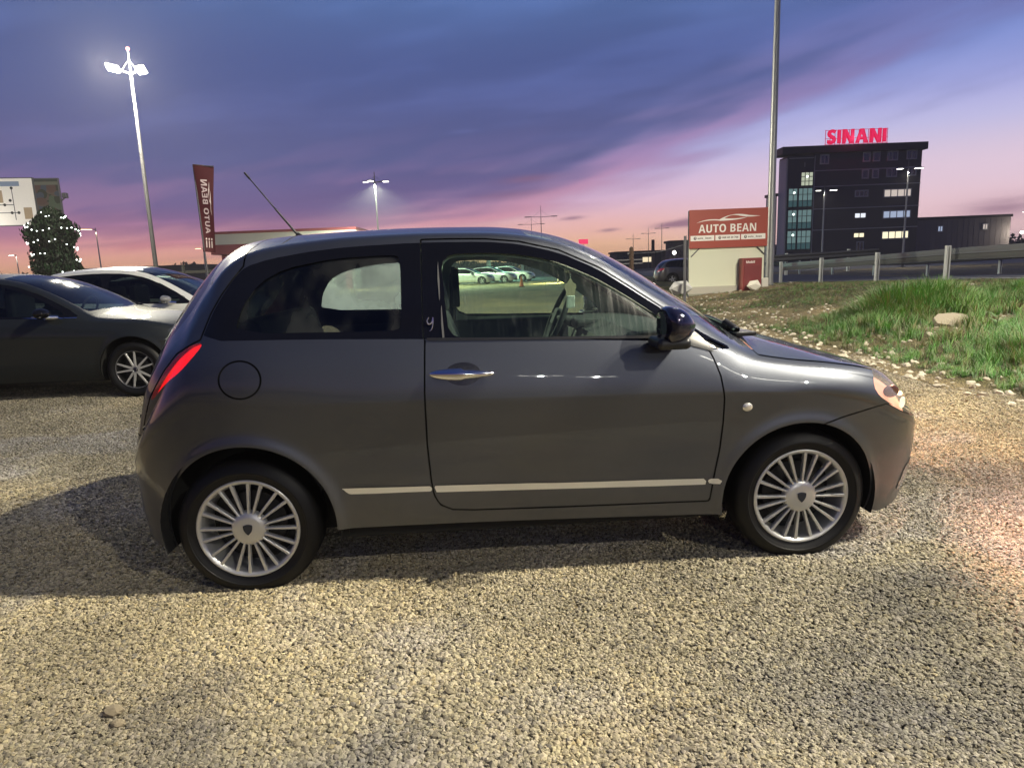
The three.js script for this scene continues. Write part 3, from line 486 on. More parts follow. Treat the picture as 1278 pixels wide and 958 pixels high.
    part('reflector', geo(pushed(tailPiece, -0.02), s), new THREE.MeshStandardMaterial({ color: new THREE.Color().setRGB(0.55, 0.1, 0.1), roughness: 0.35, emissive: new THREE.Color().setRGB(0.95, 0.07, 0.08), emissiveIntensity: 2.2 }), t);
    const L = new THREE.SpotLight(new THREE.Color().setRGB(1, 0.44, 0.28), 11, 0, 1.3, 0.6); L.position.set(2.925, 0.675, s * (zl - 0.016)); L.target.position.set(3.7, 0.25, s * 1.1); h.add(L.target); L.castShadow = true; L.shadow.radius = 2.2; h.add(L);
  }
  // fog lamp, front intake
  for (const s of [1, -1]) { const f = polySdf(smoothPoly([[2.885, 0.235], [2.99, 0.23], [3.10, 0.25], [3.10, 0.34], [3.0, 0.36], [2.935, 0.34], [2.91, 0.275]], 1)); part('fog_lamp', geo(pushed(keep(full, side(f, 3)), 0.003), s), phy([0.25, 0.27, 0.3], 0.1, { metalness: 0.7, clearcoat: 1 }), hero); }
  part('grille', geo(pushed(keep(full, (x, y, z, s, t) => Math.max(z - 0.24, 2.95 - x, Math.abs(y - 0.55) - 0.12)), 0.004), 0), M.blackPlastic, hero);
  // mirrors
  for (const s of [1, -1]) {
    const g = new THREE.SphereGeometry(1, 40, 26), p = g.attributes.position;
    for (let i = 0; i < p.count; i++) { let [x, y, z] = [p.getX(i), p.getY(i), p.getZ(i)]; const k = x < 0 ? 0.42 : 1; y = Math.sign(y) * Math.abs(y) ** 0.8; const lean = y > 0 ? 1 - 0.30 * Math.max(0, x) * y : 1; p.setXYZ(i, x * 0.096 * k * lean + (y < 0 ? 0.012 * y : -0.008 * y), y * 0.076, Math.sign(z) * Math.abs(z) ** 0.85 * 0.092); }
    g.computeVertexNormals(); g.rotateY(s * 0.12); g.translate(1.762, 1.06, s * 0.905);
    const up = [], mir = part('mirror', g, phy([0.012, 0.012, 0.03], 0.08, { clearcoat: 1, clearcoatRoughness: 0.02, metalness: 0.3 }), hero);
    const base = new RoundedBoxGeometry(0.135, 0.045, 0.17, 3, 0.02); base.translate(1.765, 0.990, s * 0.88); part('mirror_foot', [base, rod([1.78, 0.985, s * 0.80], [1.85, 0.98, s * 0.74], 0.03, 10)], M.blackPlastic, mir);
    const glass = new THREE.CircleGeometry(0.062, 24); glass.scale(1.1, 0.9, 1); glass.rotateY(-Math.PI / 2); glass.translate(1.722, 1.06, s * 0.92); part('mirror_glass', glass, M.chrome, mir);
    const tri = keep(full, side(polySdf([[1.82, 1.085], [1.93, 1.0], [1.985, 0.93], [1.80, 0.985]]))); part('mirror_mount', geo(pushed(tri, 0.004), s), M.blackPlastic, mir);
  }
  // roof aerial, wiper, mud flap
  part('aerial', [rod([0.16, 1.478, 0], [0.115, 1.515, 0], 0.022, 12, 0.012), rod([0.12, 1.512, 0], [0.02, 1.645, 0], 0.0058, 8, 0.0048), rod([0.02, 1.645, 0], [-0.088, 1.79, 0], 0.0035, 8, 0.003), rod([-0.088, 1.79, 0], [-0.112, 1.822, 0], 0.0055, 8)], M.blackPlastic, hero);
  part('wiper', [tube([[2.18, 1.0, 0.45], [2.16, 1.025, 0.3], [2.14, 1.03, 0.05]], 0.011, 16), tube([[2.20, 0.985, 0.5], [2.19, 1.0, 0.2], [2.19, 1.005, -0.2]], 0.014, 16), rod([2.215, 0.98, 0.47], [2.17, 1.02, 0.42], 0.018, 10)], M.blackPlastic, hero);
  part('cowl', [box(0.10, 0.02, 1.05, 2.235, 0.968, 0, 0.006)], M.blackPlastic, hero);
  // wheels
  for (const [x, y] of [[0, 0.270], [2.388, 0.270]]) for (const s of [1, -1]) makeWheel(hero, [x, y, s * 0.702], { radius: 0.298, rim: 0.215, width: 0.196, style: 'fan' }, s < 0);
  wheelWell(hero, 0.02, 0.285, 0.37, 0.42, 0.80); wheelWell(hero, 2.362, 0.277, 0.355, 0.42, 0.80);
  for (const x of [0.395, 1.985]) for (const s of [1, -1]) part('splash_guard', box(0.03, 0.30, 0.34, x, 0.345, s * 0.585), M.matBlack, hero);
  for (const x of [0.27, 2.11]) for (const s of [1, -1]) part('inner_guard', box(0.28, 0.30, 0.02, x, 0.27, s * 0.43), M.matBlack, hero);
  // underside, floor and cabin
  part('underbody', [box(1.66, 0.06, 1.5, 1.19, 0.215, 0, 0.02), box(0.5, 0.05, 1.0, -0.3, 0.25, 0), box(0.6, 0.05, 0.9, 2.75, 0.22, 0), rod([-0.55, 0.24, -0.45], [1.6, 0.2, -0.2], 0.03)], M.matBlack, hero);
  part('bulkhead', box(0.04, 0.62, 1.36, 2.02, 0.62, 0), M.interior, hero); part('boot_floor', box(0.9, 0.05, 1.2, -0.02, 0.72, 0), M.interior, hero); part('seat_panel', box(0.05, 0.5, 1.24, 0.25, 0.60, 0), M.interior, hero);
  const lining = (x, y, z, s, t) => Math.max(1.0 - y, -0.05 - x, x - 2.05);
  let shell = keep(full, lining); shell = drop(shell, screenF); shell = drop(shell, rearF); shell = drop(shell, side(quarter)); shell = drop(shell, side(doorGlassPoly)); shell = drop(shell, side(triGlass));
  const [linFront, linRear] = cut(shell, (x) => 0.76 - x);
  part('cabin_lining', geo(pushed(linFront, -0.028), 0), M.trimGrey, hero); part('rear_lining', geo(pushed(linRear, -0.028), 0), M.interior, hero);
  part('dashboard', [(() => { const s = new THREE.Shape([[1.62, 0.62], [1.56, 0.86], [1.60, 0.95], [1.70, 0.99], [1.90, 0.985], [2.06, 0.955], [2.06, 0.6]].map(([a, b]) => new THREE.Vector2(a, b))); const g = new THREE.ExtrudeGeometry(s, { depth: 1.3, bevelEnabled: true, bevelSize: 0.02, bevelThickness: 0.02, bevelSegments: 3 }); g.translate(0, 0, -0.65); return g; })(), box(0.16, 0.05, 0.4, 1.63, 0.985, -0.34, 0.02)], M.interior, hero);
  { const w = new THREE.TorusGeometry(0.185, 0.016, 12, 40); w.rotateY(Math.PI / 2); w.rotateZ(-0.42); w.translate(1.475, 1.02, -0.34); part('steering_wheel', [w, rod([1.475, 1.02, -0.34], [1.72, 0.92, -0.34], 0.03), (() => { const b = box(0.05, 0.11, 0.14, 0, 0, 0, 0.02); b.rotateZ(-0.42); b.translate(1.475, 1.015, -0.34); return b; })(), rod([1.475, 1.02, -0.5], [1.475, 1.02, -0.18], 0.014)], M.interior, hero); }
  for (const s of [1, -1]) {
    const seat = sub('front_seat', hero), cz = s * 0.34;
    part('cushion', box(0.50, 0.16, 0.48, 1.16, 0.50, cz, 0.06), M.interior, seat);
    part('backrest', (() => { const b = box(0.15, 0.60, 0.46, 0, 0.3, 0, 0.06); b.rotateZ(0.36); b.translate(0.97, 0.52, cz); return b; })(), M.interior, seat);
    part('headrest', (() => { const b = box(0.08, 0.19, 0.26, 0, 0, 0, 0.035); b.rotateZ(0.2); b.translate(0.80, 1.17, cz); return b; })(), M.interior, seat);
  }
  part('seat_belt', [rod([0.872, 1.33, -0.66], [0.86, 1.0, -0.70], 0.02, 8), box(0.05, 0.24, 0.03, 0.885, 1.20, -0.655, 0.012)], M.matBlack, hero);
  part('rear_seat', [box(0.4, 0.18, 1.15, 0.30, 0.55, 0, 0.06), (() => { const b = box(0.14, 0.58, 1.15, 0, 0.28, 0, 0.05); b.rotateZ(0.3); b.translate(0.14, 0.58, 0); return b; })()], M.interior, hero);
  part('rear_view_mirror', [box(0.03, 0.06, 0.2, 1.50, 1.30, 0, 0.014), rod([1.51, 1.31, 0], [1.58, 1.345, 0], 0.01)], M.blackPlastic, hero);
  for (const s of [1, -1]) part('sun_visor', (() => { const b = box(0.17, 0.014, 0.36, 0, 0, 0, 0.006); b.rotateZ(-0.28); b.translate(1.36, 1.40, s * 0.33); return b; })(), M.trimGrey, hero);
}
{ // hangs from the rear-view mirror
  const c = Math.cos(YAW), s = Math.sin(YAW), w = (x, y, z) => [-1.1749 + x * c + z * s, y, -3.4041 - x * s + z * c];
  const t = thing('air_freshener', 'small pale card air freshener on a string hanging inside the windscreen', 'air freshener', w(1.50, 1.27, 0.02), YAW);
  part('string', rod([0, 0, 0], [0, -0.035, 0], 0.002, 6), M.trimGrey, t);
  const sh = new THREE.Shape(); for (let i = 0; i < 28; i++) { const a = i / 28 * 6.283, r = 0.036 * (1 + 0.14 * Math.sin(a * 5)); sh[i ? 'lineTo' : 'moveTo'](Math.cos(a) * r * 0.8, Math.sin(a) * r * 1.25); }
  const g = new THREE.ExtrudeGeometry(sh, { depth: 0.006, bevelEnabled: false }); g.translate(0, -0.08, 0); part('card', g, std([0.42, 0.36, 0.24], 0.8), t);
  part('bottle', box(0.045, 0.065, 0.018, 0, -0.148, 0.003, 0.007), phy([0.8, 0.85, 0.8], 0.2, { transmission: 0.5, thickness: 0 }), t);
}
// ---------------------------------------------------------------- parked and passing cars
const carSpec = (k) => { // k: { len: stretch, h: height stretch, w: half width }
  const a = -0.85, b = 3.55, m = 0.45, S = (t) => t.map(([x, y]) => [x, y * (y > 0.5 ? 1 + (k.h - 1) * (y - 0.5) / 0.9 : 1)]);
  return {
    ends: [a, b], nq: k.res ?? 90, nx: k.res ?? 90, rows: [3, 8, 8, 16, 12], round: 4,
    w: Array.from({ length: 81 }, (_, i) => { const x = a + (b - a) * (0.5 - 0.5 * Math.cos(Math.PI * i / 80)); let w = k.w; if (x < 0) w *= Math.max(0, 1 - ((0 - x) / (0 - a)) ** 3.2) ** (1 / 2.2); if (x > 2.6) w *= Math.max(0, 1 - ((x - 2.6) / (b - 2.6)) ** 3.2) ** (1 / 2.5); return [x, w]; }),
    yc: S([[a, m], [-0.84, 0.6], [-0.8, 0.8], [-0.74, 0.95], [-0.62, 1.12], [-0.42, 1.30], [-0.2, 1.40], [0.2, 1.45], [0.7, 1.47], [1.1, 1.455], [1.4, 1.40], [1.7, 1.285], [2.0, 1.135], [2.25, 1.02], [2.4, 0.985], [2.8, 0.94], [3.1, 0.88], [3.3, 0.80], [3.42, 0.71], [3.5, 0.6], [3.54, 0.5], [b, m]]),
    y3: S([[a, m], [-0.8, 0.6], [-0.7, 0.8], [-0.55, 1.0], [-0.4, 1.2], [-0.2, 1.33], [0.2, 1.40], [0.7, 1.415], [1.1, 1.40], [1.4, 1.345], [1.7, 1.225], [2.0, 1.07], [2.15, 0.99], [2.3, 0.935], [2.8, 0.885], [3.1, 0.81], [3.3, 0.71], [3.45, 0.58], [b, m]]),
    y2: S([[a, m], [-0.75, 0.62], [-0.6, 0.80], [-0.45, 0.97], [-0.2, 0.99], [0.5, 0.965], [1.2, 0.94], [1.9, 0.915], [2.2, 0.885], [2.8, 0.83], [3.1, 0.75], [3.3, 0.65], [3.45, 0.55], [b, m]]),
    y1: [[a, m], [-0.6, 0.62], [-0.3, 0.72], [0.3, 0.73], [2, 0.70], [2.7, 0.68], [3.1, 0.6], [3.4, 0.5], [b, m]],
    yl: [[a, m], [-0.7, 0.38], [0.4, 0.4], [3.2, 0.38], [b, m]],
    y0: [[a, m], [-0.84, 0.32], [-0.7, 0.23], [0, 0.22], [2.7, 0.21], [3.3, 0.2], [3.5, 0.3], [b, m]],
    f0: [[a, 0.93], [b, 0.93]], fl: [[a, 0.985], [b, 0.985]], f2: [[a, 0.955], [b, 0.955]], f3: [[a, 0.9], [-0.5, 0.84], [-0.2, 0.76], [0.3, 0.70], [1.3, 0.69], [1.7, 0.73], [2.0, 0.79], [2.2, 0.83], [2.8, 0.86], [b, 0.88]],
    crease: [[a, 0], [0, 1], [2.6, 1], [b, 0.2]],
    flare: (x, y, w) => { for (const cx of [0, 2.7]) { const d = Math.hypot(x - cx, y - 0.33) - 0.37; w += 0.012 * Math.exp(-((d / 0.04) ** 2)) * (w > 0.6 ? 1 : 0); } return w; },
  };
};
M.tint = phy([0.16, 0.19, 0.19], 0.05, { transmission: 1, thickness: 0, ior: 1.5 });
M.clearTint = phy([0.55, 0.64, 0.62], 0.06, { transmission: 1, thickness: 0, ior: 1.5 });
M.lampLens = phy([0.10, 0.105, 0.11], 0.1, { metalness: 0.5, clearcoat: 1 });
M.frameGreyCar = phy([0.16, 0.16, 0.165], 0.3, { clearcoat: 1 });
M.redLens = phy([0.35, 0.01, 0.012], 0.15, { clearcoat: 1 });
function makeCar(name, label, at, turn, k, group) {
  const car = thing(name, label, 'car', at, turn, group), full = loft(carSpec(k)), yh = (y) => y * (y > 0.5 ? 1 + (k.h - 1) * (y - 0.5) / 0.9 : 1);
  const side = (f, top = 4.02) => (x, y, z, s, t) => (t > top ? 0.5 : f(x, y)), P = (pts, n = 1) => polySdf(smoothPoly(pts.map(([x, y]) => [x, yh(y)]), n));
  let rest = full; for (const cx of [0, 2.7]) rest = drop(rest, side(circleSdf(cx, 0.33, 0.375), 2.7));
  const screenF = (x, y, z, s, t) => Math.max((4.1 - t) * 0.4, 1.2 - x, x - (2.16 + 0.12 * (t - 4))), rearF = (x, y, z, s, t) => Math.max((4.12 - t) * 0.4, -0.66 - x, x + 0.3);
  let ws, rs, blk, lampP, tailP, rear, front;
  [ws, rest] = cut(rest, screenF); [rs, rest] = cut(rest, rearF);
  [lampP, rest] = cut(rest, side(P([[3.08, 0.74], [3.2, 0.66], [3.5, 0.58], [3.5, 0.68], [3.3, 0.77], [3.15, 0.8]]), 4.5)); [tailP, rest] = cut(rest, side(P([[-0.82, 0.72], [-0.5, 0.86], [-0.42, 0.92], [-0.5, 0.97], [-0.85, 0.9]]), 4.3));
  [blk, rest] = cut(rest, side(P([[-0.40, 1.03], [-0.30, 1.22], [-0.12, 1.31], [0.2, 1.362], [0.7, 1.378], [1.1, 1.362], [1.4, 1.305], [1.7, 1.185], [1.95, 1.055], [2.16, 0.93], [1.9, 0.928], [1.2, 0.952], [0.5, 0.978], [-0.2, 1.002]])));
  const doors = [P([[0.42, 0.33], [0.36, 0.6], [0.30, 0.80], [0.05, 1.0], [0.0, 1.36], [0.84, 1.43], [0.84, 0.27]], 0), P([[0.84, 0.27], [0.84, 1.43], [1.4, 1.33], [2.02, 1.02], [2.1, 0.9], [2.13, 0.6], [2.1, 0.28]], 0)];
  const gapF = (x, y, z, s, t) => (t > 4.1 ? 1 : Math.min(Math.abs(doors[0](x, y)), Math.abs(doors[1](x, y))));
  for (const s of [1, -1]) part('panel_gap', geo(pushed(keep(rest, (...a) => gapF(...a) - 0.012), -0.01), s), M.matBlack, car);
  rest = drop(rest, (...a) => gapF(...a) - 0.003);
  for (const [f, mat] of [[doors[1], k.paint], [doors[0], k.paint]]) { let d; [d, rest] = cut(rest, side(f)); part('door', geo(d, 1), mat, car); part('door', geo(d, -1), mat, car); }
  part('body', geo(rest, 0), k.paint, car);
  [rear, blk] = cut(blk, side(P([[-0.18, 1.045], [-0.12, 1.2], [0.0, 1.285], [0.3, 1.335], [0.76, 1.345], [0.79, 0.99], [0.4, 1.005]], 2))); [front, blk] = cut(blk, side(P([[0.88, 0.985], [0.86, 1.345], [1.1, 1.33], [1.38, 1.272], [1.66, 1.155], [1.88, 1.04], [2.0, 0.96], [1.4, 0.968]], 2)));
  part('window_surround', geo(blk, 0), M.blackGloss, car);
  for (const s of [1, -1]) { part('rear_window', geo(rear, s), k.rearGlass ?? M.tint, car); part('front_window', geo(front, s), k.frontGlass ?? M.tint, car); part('headlight', geo(lampP, s), M.lampLens, car); part('taillight', geo(tailP, s), M.redLens, car); }
  part('windscreen', geo(ws, 0), k.frontGlass ?? M.clearTint, car); part('rear_screen', geo(rs, 0), M.tint, car);
  part('belt_trim', geo(pushed(keep(full, side((x, y) => Math.max(Math.abs(y - yh(0.955 - 0.025 * (x - 1.2))) - 0.006, -0.2 - x, x - 2.12))), 0.004), 0), k.trim ?? M.chrome, car);
  for (const s of [1, -1]) {
    const g = new THREE.SphereGeometry(1, 20, 14); g.scale(0.10, 0.06, 0.11); const p = g.attributes.position; for (let i = 0; i < p.count; i++) if (p.getX(i) < 0) p.setX(i, p.getX(i) * 0.4); g.computeVertexNormals(); g.translate(1.80, yh(1.0), s * (k.w + 0.06));
    const mm = part('mirror', g, k.mirror ?? M.frameGreyCar, car); part('mirror_foot', [rod([1.82, yh(0.95), s * (k.w + 0.02)], [1.9, yh(0.94), s * (k.w - 0.08)], 0.03), box(0.1, 0.015, 0.16, 1.80, yh(0.965), s * (k.w + 0.06), 0.005)], M.chrome, mm);
    part('door_handle', [0.98, 0.22].map((x) => box(0.18, 0.022, 0.025, x, yh(0.81), s * (k.w + 0.012), 0.008)), k.paint, car);
  }
  for (const x of [0, 2.7]) for (const s of [1, -1]) makeWheel(car, [x, 0.318, s * (k.w - 0.115)], { radius: 0.325, rim: 0.225, width: 0.205, style: 'star', spokes: 5, twin: k.twin ?? 0.2 }, s < 0);
  wheelWell(car, 0, 0.33, 0.385, 0.4, k.w - 0.04); wheelWell(car, 2.7, 0.33, 0.385, 0.4, k.w - 0.04);
  part('underbody', [box(2.0, 0.08, 1.5, 1.35, 0.23, 0), box(0.6, 0.06, 1.1, -0.5, 0.27, 0), box(0.6, 0.06, 1.1, 3.1, 0.27, 0)], M.matBlack, car);
  part('cabin', [box(2.5, 0.5, 1.4, 0.9, 0.62, 0), box(0.12, 0.6, 0.45, 0.75, 0.95, 0.36, 0.04), box(0.12, 0.6, 0.45, 0.75, 0.95, -0.36, 0.04), box(0.09, 0.18, 0.25, 0.70, 1.24, 0.36, 0.03), box(0.09, 0.18, 0.25, 0.70, 1.24, -0.36, 0.03), box(0.4, 0.2, 1.3, 1.95, 0.85, 0, 0.05), new THREE.TorusGeometry(0.18, 0.015, 8, 24).rotateY(Math.PI / 2).rotateZ(-0.4).translate(1.6, 0.98, -0.36)], M.interior, car);
  return car;
}
const carPaint = (rgb, met = 0.5) => phy(rgb, 0.38, { metalness: met, clearcoat: 1, clearcoatRoughness: 0.04 });
const white = carPaint([0.62, 0.62, 0.58], 0.05), silver = carPaint([0.42, 0.42, 0.41], 0.6);
makeCar('dark_hatchback', 'dark grey-green hatchback with five-spoke alloys parked at the left edge of the lot', [-7.07, 0, -8.22], 0.055, { h: 1.0, w: 0.9, res: 150, paint: phy([0.011, 0.0135, 0.014], 0.6, { clearcoat: 0.8, clearcoatRoughness: 0.05, specularIntensity: 0.4 }), rearGlass: M.tint, frontGlass: phy([0.4, 0.48, 0.48], 0.05, { transmission: 1, thickness: 0 }), mirror: M.blackGloss, twin: 0.24 });
makeCar('white_hatchback', 'white hatchback with dark tinted side windows parked behind the dark hatchback', [-7.05, 0.0, -11.0], 0.02, { h: 1.06, w: 0.9, res: 110, paint: white, trim: M.blackGloss, rearGlass: M.tint });
makeCar('white_saloon', 'pale car mostly hidden behind the rear of the grey hatchback, roof only showing', [-9.6, 0, -17.0], 0.03, { h: 1.0, w: 0.88, res: 60, paint: carPaint([0.5, 0.5, 0.48], 0.1) });
// ---------------------------------------------------------------- lamp posts
M.galv = std([0.33, 0.34, 0.35], 0.5, { metalness: 0.5 });
M.galvDark = std([0.10, 0.10, 0.11], 0.55, { metalness: 0.4 });
M.led = glow([1, 0.97, 0.84], 30);
M.ledFar = glow([1, 0.96, 0.86], 7);
M.sodium = glow([1, 0.72, 0.36], 6);
function lampPost(o) { // o: at, height, heads [[dx, dz, length]], power, tip, r
  const t = thing('street_lamp', o.label, 'street lamp', o.at, 0, o.group), h = o.height, r = o.r ?? 0.09, led = o.led ?? M.ledFar, col = o.color ?? [1, 0.93, 0.72];
  part('pole', cyl(r, r * 0.55, h, 0, 0, 0, 16), o.mat ?? M.galv, t);
  part('base_plate', [box(r * 4, 0.03, r * 4, 0, 0.015, 0), cyl(r * 1.5, r * 1.25, 0.18, 0, 0.03, 0, 12)], M.galvDark, t);
  if (o.tip) part('mast_tip', [cyl(r * 0.4, r * 0.3, o.tip, 0, h, 0, 8)], M.galvDark, t);
  if (o.beacon) part('beacon_lamp', new THREE.SphereGeometry(0.06, 12, 8).translate(0, h + o.tip + 0.05, 0), glow([1, 0.25, 0.2], 6), t);
  for (const [dx, dz, len] of o.heads) {
    const L = Math.hypot(dx, dz), u = [dx / L, dz / L];
    part('arm', [rod([0, h - 0.06, 0], [dx, h, dz], r * 0.4, 8), rod([0, h + (o.tip ? o.tip * 0.6 : 0.05), 0], [dx * 0.8, h + 0.02, dz * 0.8], r * 0.12, 6)], M.galvDark, t);
    const place = (g) => { if (o.flood) g.rotateX(-0.9); g.rotateY(-Math.atan2(u[1], u[0])); g.translate(dx + u[0] * len * 0.5, h + 0.02, dz + u[1] * len * 0.5); return g; };
    const head = part('lamp_head', place(box(len, 0.07, 0.3, 0, 0, 0, 0.02)), M.galvDark, t);
    part('lamp_panel', place(box(len * 0.86, 0.05, 0.25, 0, -0.05, 0, 0.012)), led, head);
  }
  if (o.power && o.flood) {
    for (const [dx, dz, len] of o.heads) { const L = new THREE.PointLight(new THREE.Color().setRGB(...col), o.power / o.heads.length); L.position.set(dx * 1.4, h - 0.16, dz * 1.4 + 0.75); L.castShadow = true; L.shadow.radius = 5; t.add(L); }
  } else if (o.power) {
    const [dx, dz, len] = o.heads[0], list = o.split ? o.heads : [[0, 0.001, 0]];
    for (const [x, z] of list) { const L = new THREE.SpotLight(new THREE.Color().setRGB(...col), o.power / list.length, 0, 1.36, 0.35); L.position.set(x * 1.4, h - 0.22, z * 1.4); L.target.position.set(x * 1.4 + (o.aim?.[0] ?? 0), 0, z * 1.4 + (o.aim?.[1] ?? 0)); L.castShadow = true; L.shadow.radius = o.soft ?? 5; t.add(L); t.add(L.target); }
  }
  return t;
}
const mast = 'twin-headed street lamps around the lots';
// the two that light the lot: one on the bank beyond the right edge of the view, one behind the viewer
lampPost({ at: [9.44, 0.2, -1.95], height: 10.2, heads: [[0.5, 0.15, 0.6], [-0.5, -0.15, 0.6]], tip: 0.8, power: 1430, split: true, color: [1, 0.915, 0.72], aim: [-5, 0], soft: 6, led: M.led, label: 'tall lamp post on the bank beyond the right edge, lighting the lot' });
lampPost({ at: [9.6, 0, 7.2], height: 9.2, heads: [[0.55, 0.2, 0.6], [-0.55, -0.2, 0.6]], tip: 0.8, power: 430, color: [1, 0.94, 0.80], aim: [-5, -6], soft: 5, led: M.led, label: 'lamp post behind the viewer to the right, lighting the car door' });
for (const [x, z, l] of [[6.4, 33.5, 'nearer'], [10.6, 36.5, 'farther']]) lampPost({ at: [x, 0, z], height: 9.0, heads: [[0.7, 0, 0.7], [-0.7, 0, 0.7]], tip: 0.8, power: 450, aim: [-4, -24], color: [1, 0.97, 0.88], led: M.led, label: l + ' of two lamp posts far behind the viewer, glinting in the car door' });
lampPost({ at: [-12.6, 0, -24], height: 8.35, heads: [[0.30, 0.1, 0.36], [-0.2, 0.3, 0.42]], tip: 0.7, beacon: true, r: 0.085, power: 1100, flood: true, led: M.led, mat: std([0.035, 0.035, 0.04], 0.75), label: 'tall street lamp with two bright heads and red tip light, upper left' });
lampPost({ at: [7.95, 0.3, -20.2], height: 11.5, heads: [[0.5, 0.1, 0.6], [-0.5, -0.1, 0.6]], tip: 0.8, r: 0.12, power: 700, aim: [0, 2], led: M.led, mat: std([0.30, 0.31, 0.30], 0.42, { metalness: 0.55 }), label: 'tall bare metal pole beside the red sign, its top above the picture' });
lampPost({ at: [-10.25, 0, -54], height: 8.4, heads: [[0.62, 0, 0.5], [-0.5, 0.05, 0.42], [-0.12, 0.4, 0.5]], tip: 0.75, power: 6000, color: [0.92, 1, 0.74], label: 'street lamp with three white heads standing above the roof of the grey hatchback' });
lampPost({ at: [38.2, 0, -81], height: 9.0, heads: [[0.6, 0, 0.9], [-0.45, 0, 0.6]], tip: 1.0, r: 0.12, power: 500, label: 'lit street lamp in front of the middle of the black office block' });
lampPost({ at: [36.8, 0, -62], height: 8.85, heads: [[0.55, 0, 0.8], [-0.5, 0, 0.55]], tip: 0.9, r: 0.11, power: 500, label: 'lit street lamp in front of the right end of the black office block' });
lampPost({ at: [-54, 0, -89], height: 8.3, heads: [[-0.25, 0.2, 1.5]], tip: 0.2, r: 0.11, power: 700, led: M.sodium, color: [1, 0.75, 0.42], label: 'orange-lit street lamp right of the tree with fairy lights' });
lampPost({ at: [-73, 0, -100], height: 5.9, heads: [[-0.3, 0, 0.8]], r: 0.1, power: 300, label: 'small distant street lamp left of the tree with fairy lights' });
lampPost({ at: [-49.7, 0, -110], height: 6.3, heads: [[-0.3, 0, 1.0]], r: 0.08, power: 200, led: M.sodium, color: [1, 0.8, 0.5], label: 'small distant street lamp left of the red feather banner' });
lampPost({ at: [4.95, 0, -95], height: 8.2, heads: [[1.4, 0, 0.9], [-1.4, 0, 0.9]], tip: 1.5, r: 0.08, mat: M.galvDark, led: M.galv, label: 'unlit twin-armed lamp, nearer of the pair over the roof of the grey hatchback' });
lampPost({ at: [4.9, 0, -130], height: 9.4, heads: [[1.6, 0, 1.0], [-1.6, 0, 1.0]], tip: 1.5, r: 0.08, mat: M.galvDark, led: M.galv, label: 'unlit twin-armed lamp, smaller and farther of the pair over the roof of the grey hatchback' });
for (const [x, h, l] of [[28.3, 6.6, 'leftmost'], [31.7, 7.7, 'middle'], [34.7, 8.7, 'rightmost and tallest']]) lampPost({ at: [x, 0, -150], height: h, heads: [[0.9, 0, 0.7], [-0.9, 0, 0.7]], tip: 1.2, r: 0.09, mat: M.galvDark, led: M.galv, label: l + ' of three thin unlit lamps on the skyline left of the red sign' });
lampPost({ at: [83, 0, -105], height: 6.9, heads: [[-1.2, 0, 1.2]], tip: 1.0, r: 0.1, power: 250, label: 'lit street lamp in front of the low grey building at the right edge' });

// ---------------------------------------------------------------- the black office block with its red roof sign
const font = await new FontLoader().loadAsync('fonts/droid/droid_sans_bold.typeface.json');
const lit = { warm: glow([1, 0.83, 0.55], 1.0), white: glow([0.86, 0.9, 1], 1.1), pale: glow([0.72, 0.62, 0.55], 0.85), cool: glow([0.42, 0.5, 0.68], 0.85), cream: glow([1, 0.9, 0.6], 1.25) };
M.paneDark = phy([0.02, 0.022, 0.03], 0.08, { clearcoat: 1 });
M.frameGrey = std([0.34, 0.34, 0.35], 0.6);
M.blackClad = std([0.034, 0.035, 0.040], 0.5);
M.officeBand = std([0.30, 0.30, 0.31], 0.6);
function windowAt(parent, x0, x1, y0, y1, z, n, pane, frame = M.frameGrey, b = 0.16) { // frame > panes
  const w = part('window', [box(x1 - x0, b, 0.14, (x0 + x1) / 2, y0 + b / 2, z), box(x1 - x0, b, 0.14, (x0 + x1) / 2, y1 - b / 2, z), ...Array.from({ length: n + 1 }, (_, i) => box(b * (i && i < n ? 0.8 : 1), y1 - y0 - 2 * b, 0.13, x0 + b / 2 + (x1 - x0 - b) * i / n, (y0 + y1) / 2, z))], frame, parent);
  for (let i = 0; i < n; i++) part('pane', box((x1 - x0) / n - b * 0.7, y1 - y0 - 2 * b, 0.04, x0 + (x1 - x0) * (i + 0.5) / n, (y0 + y1) / 2, z - 0.02), pane, w);
  return w;
}
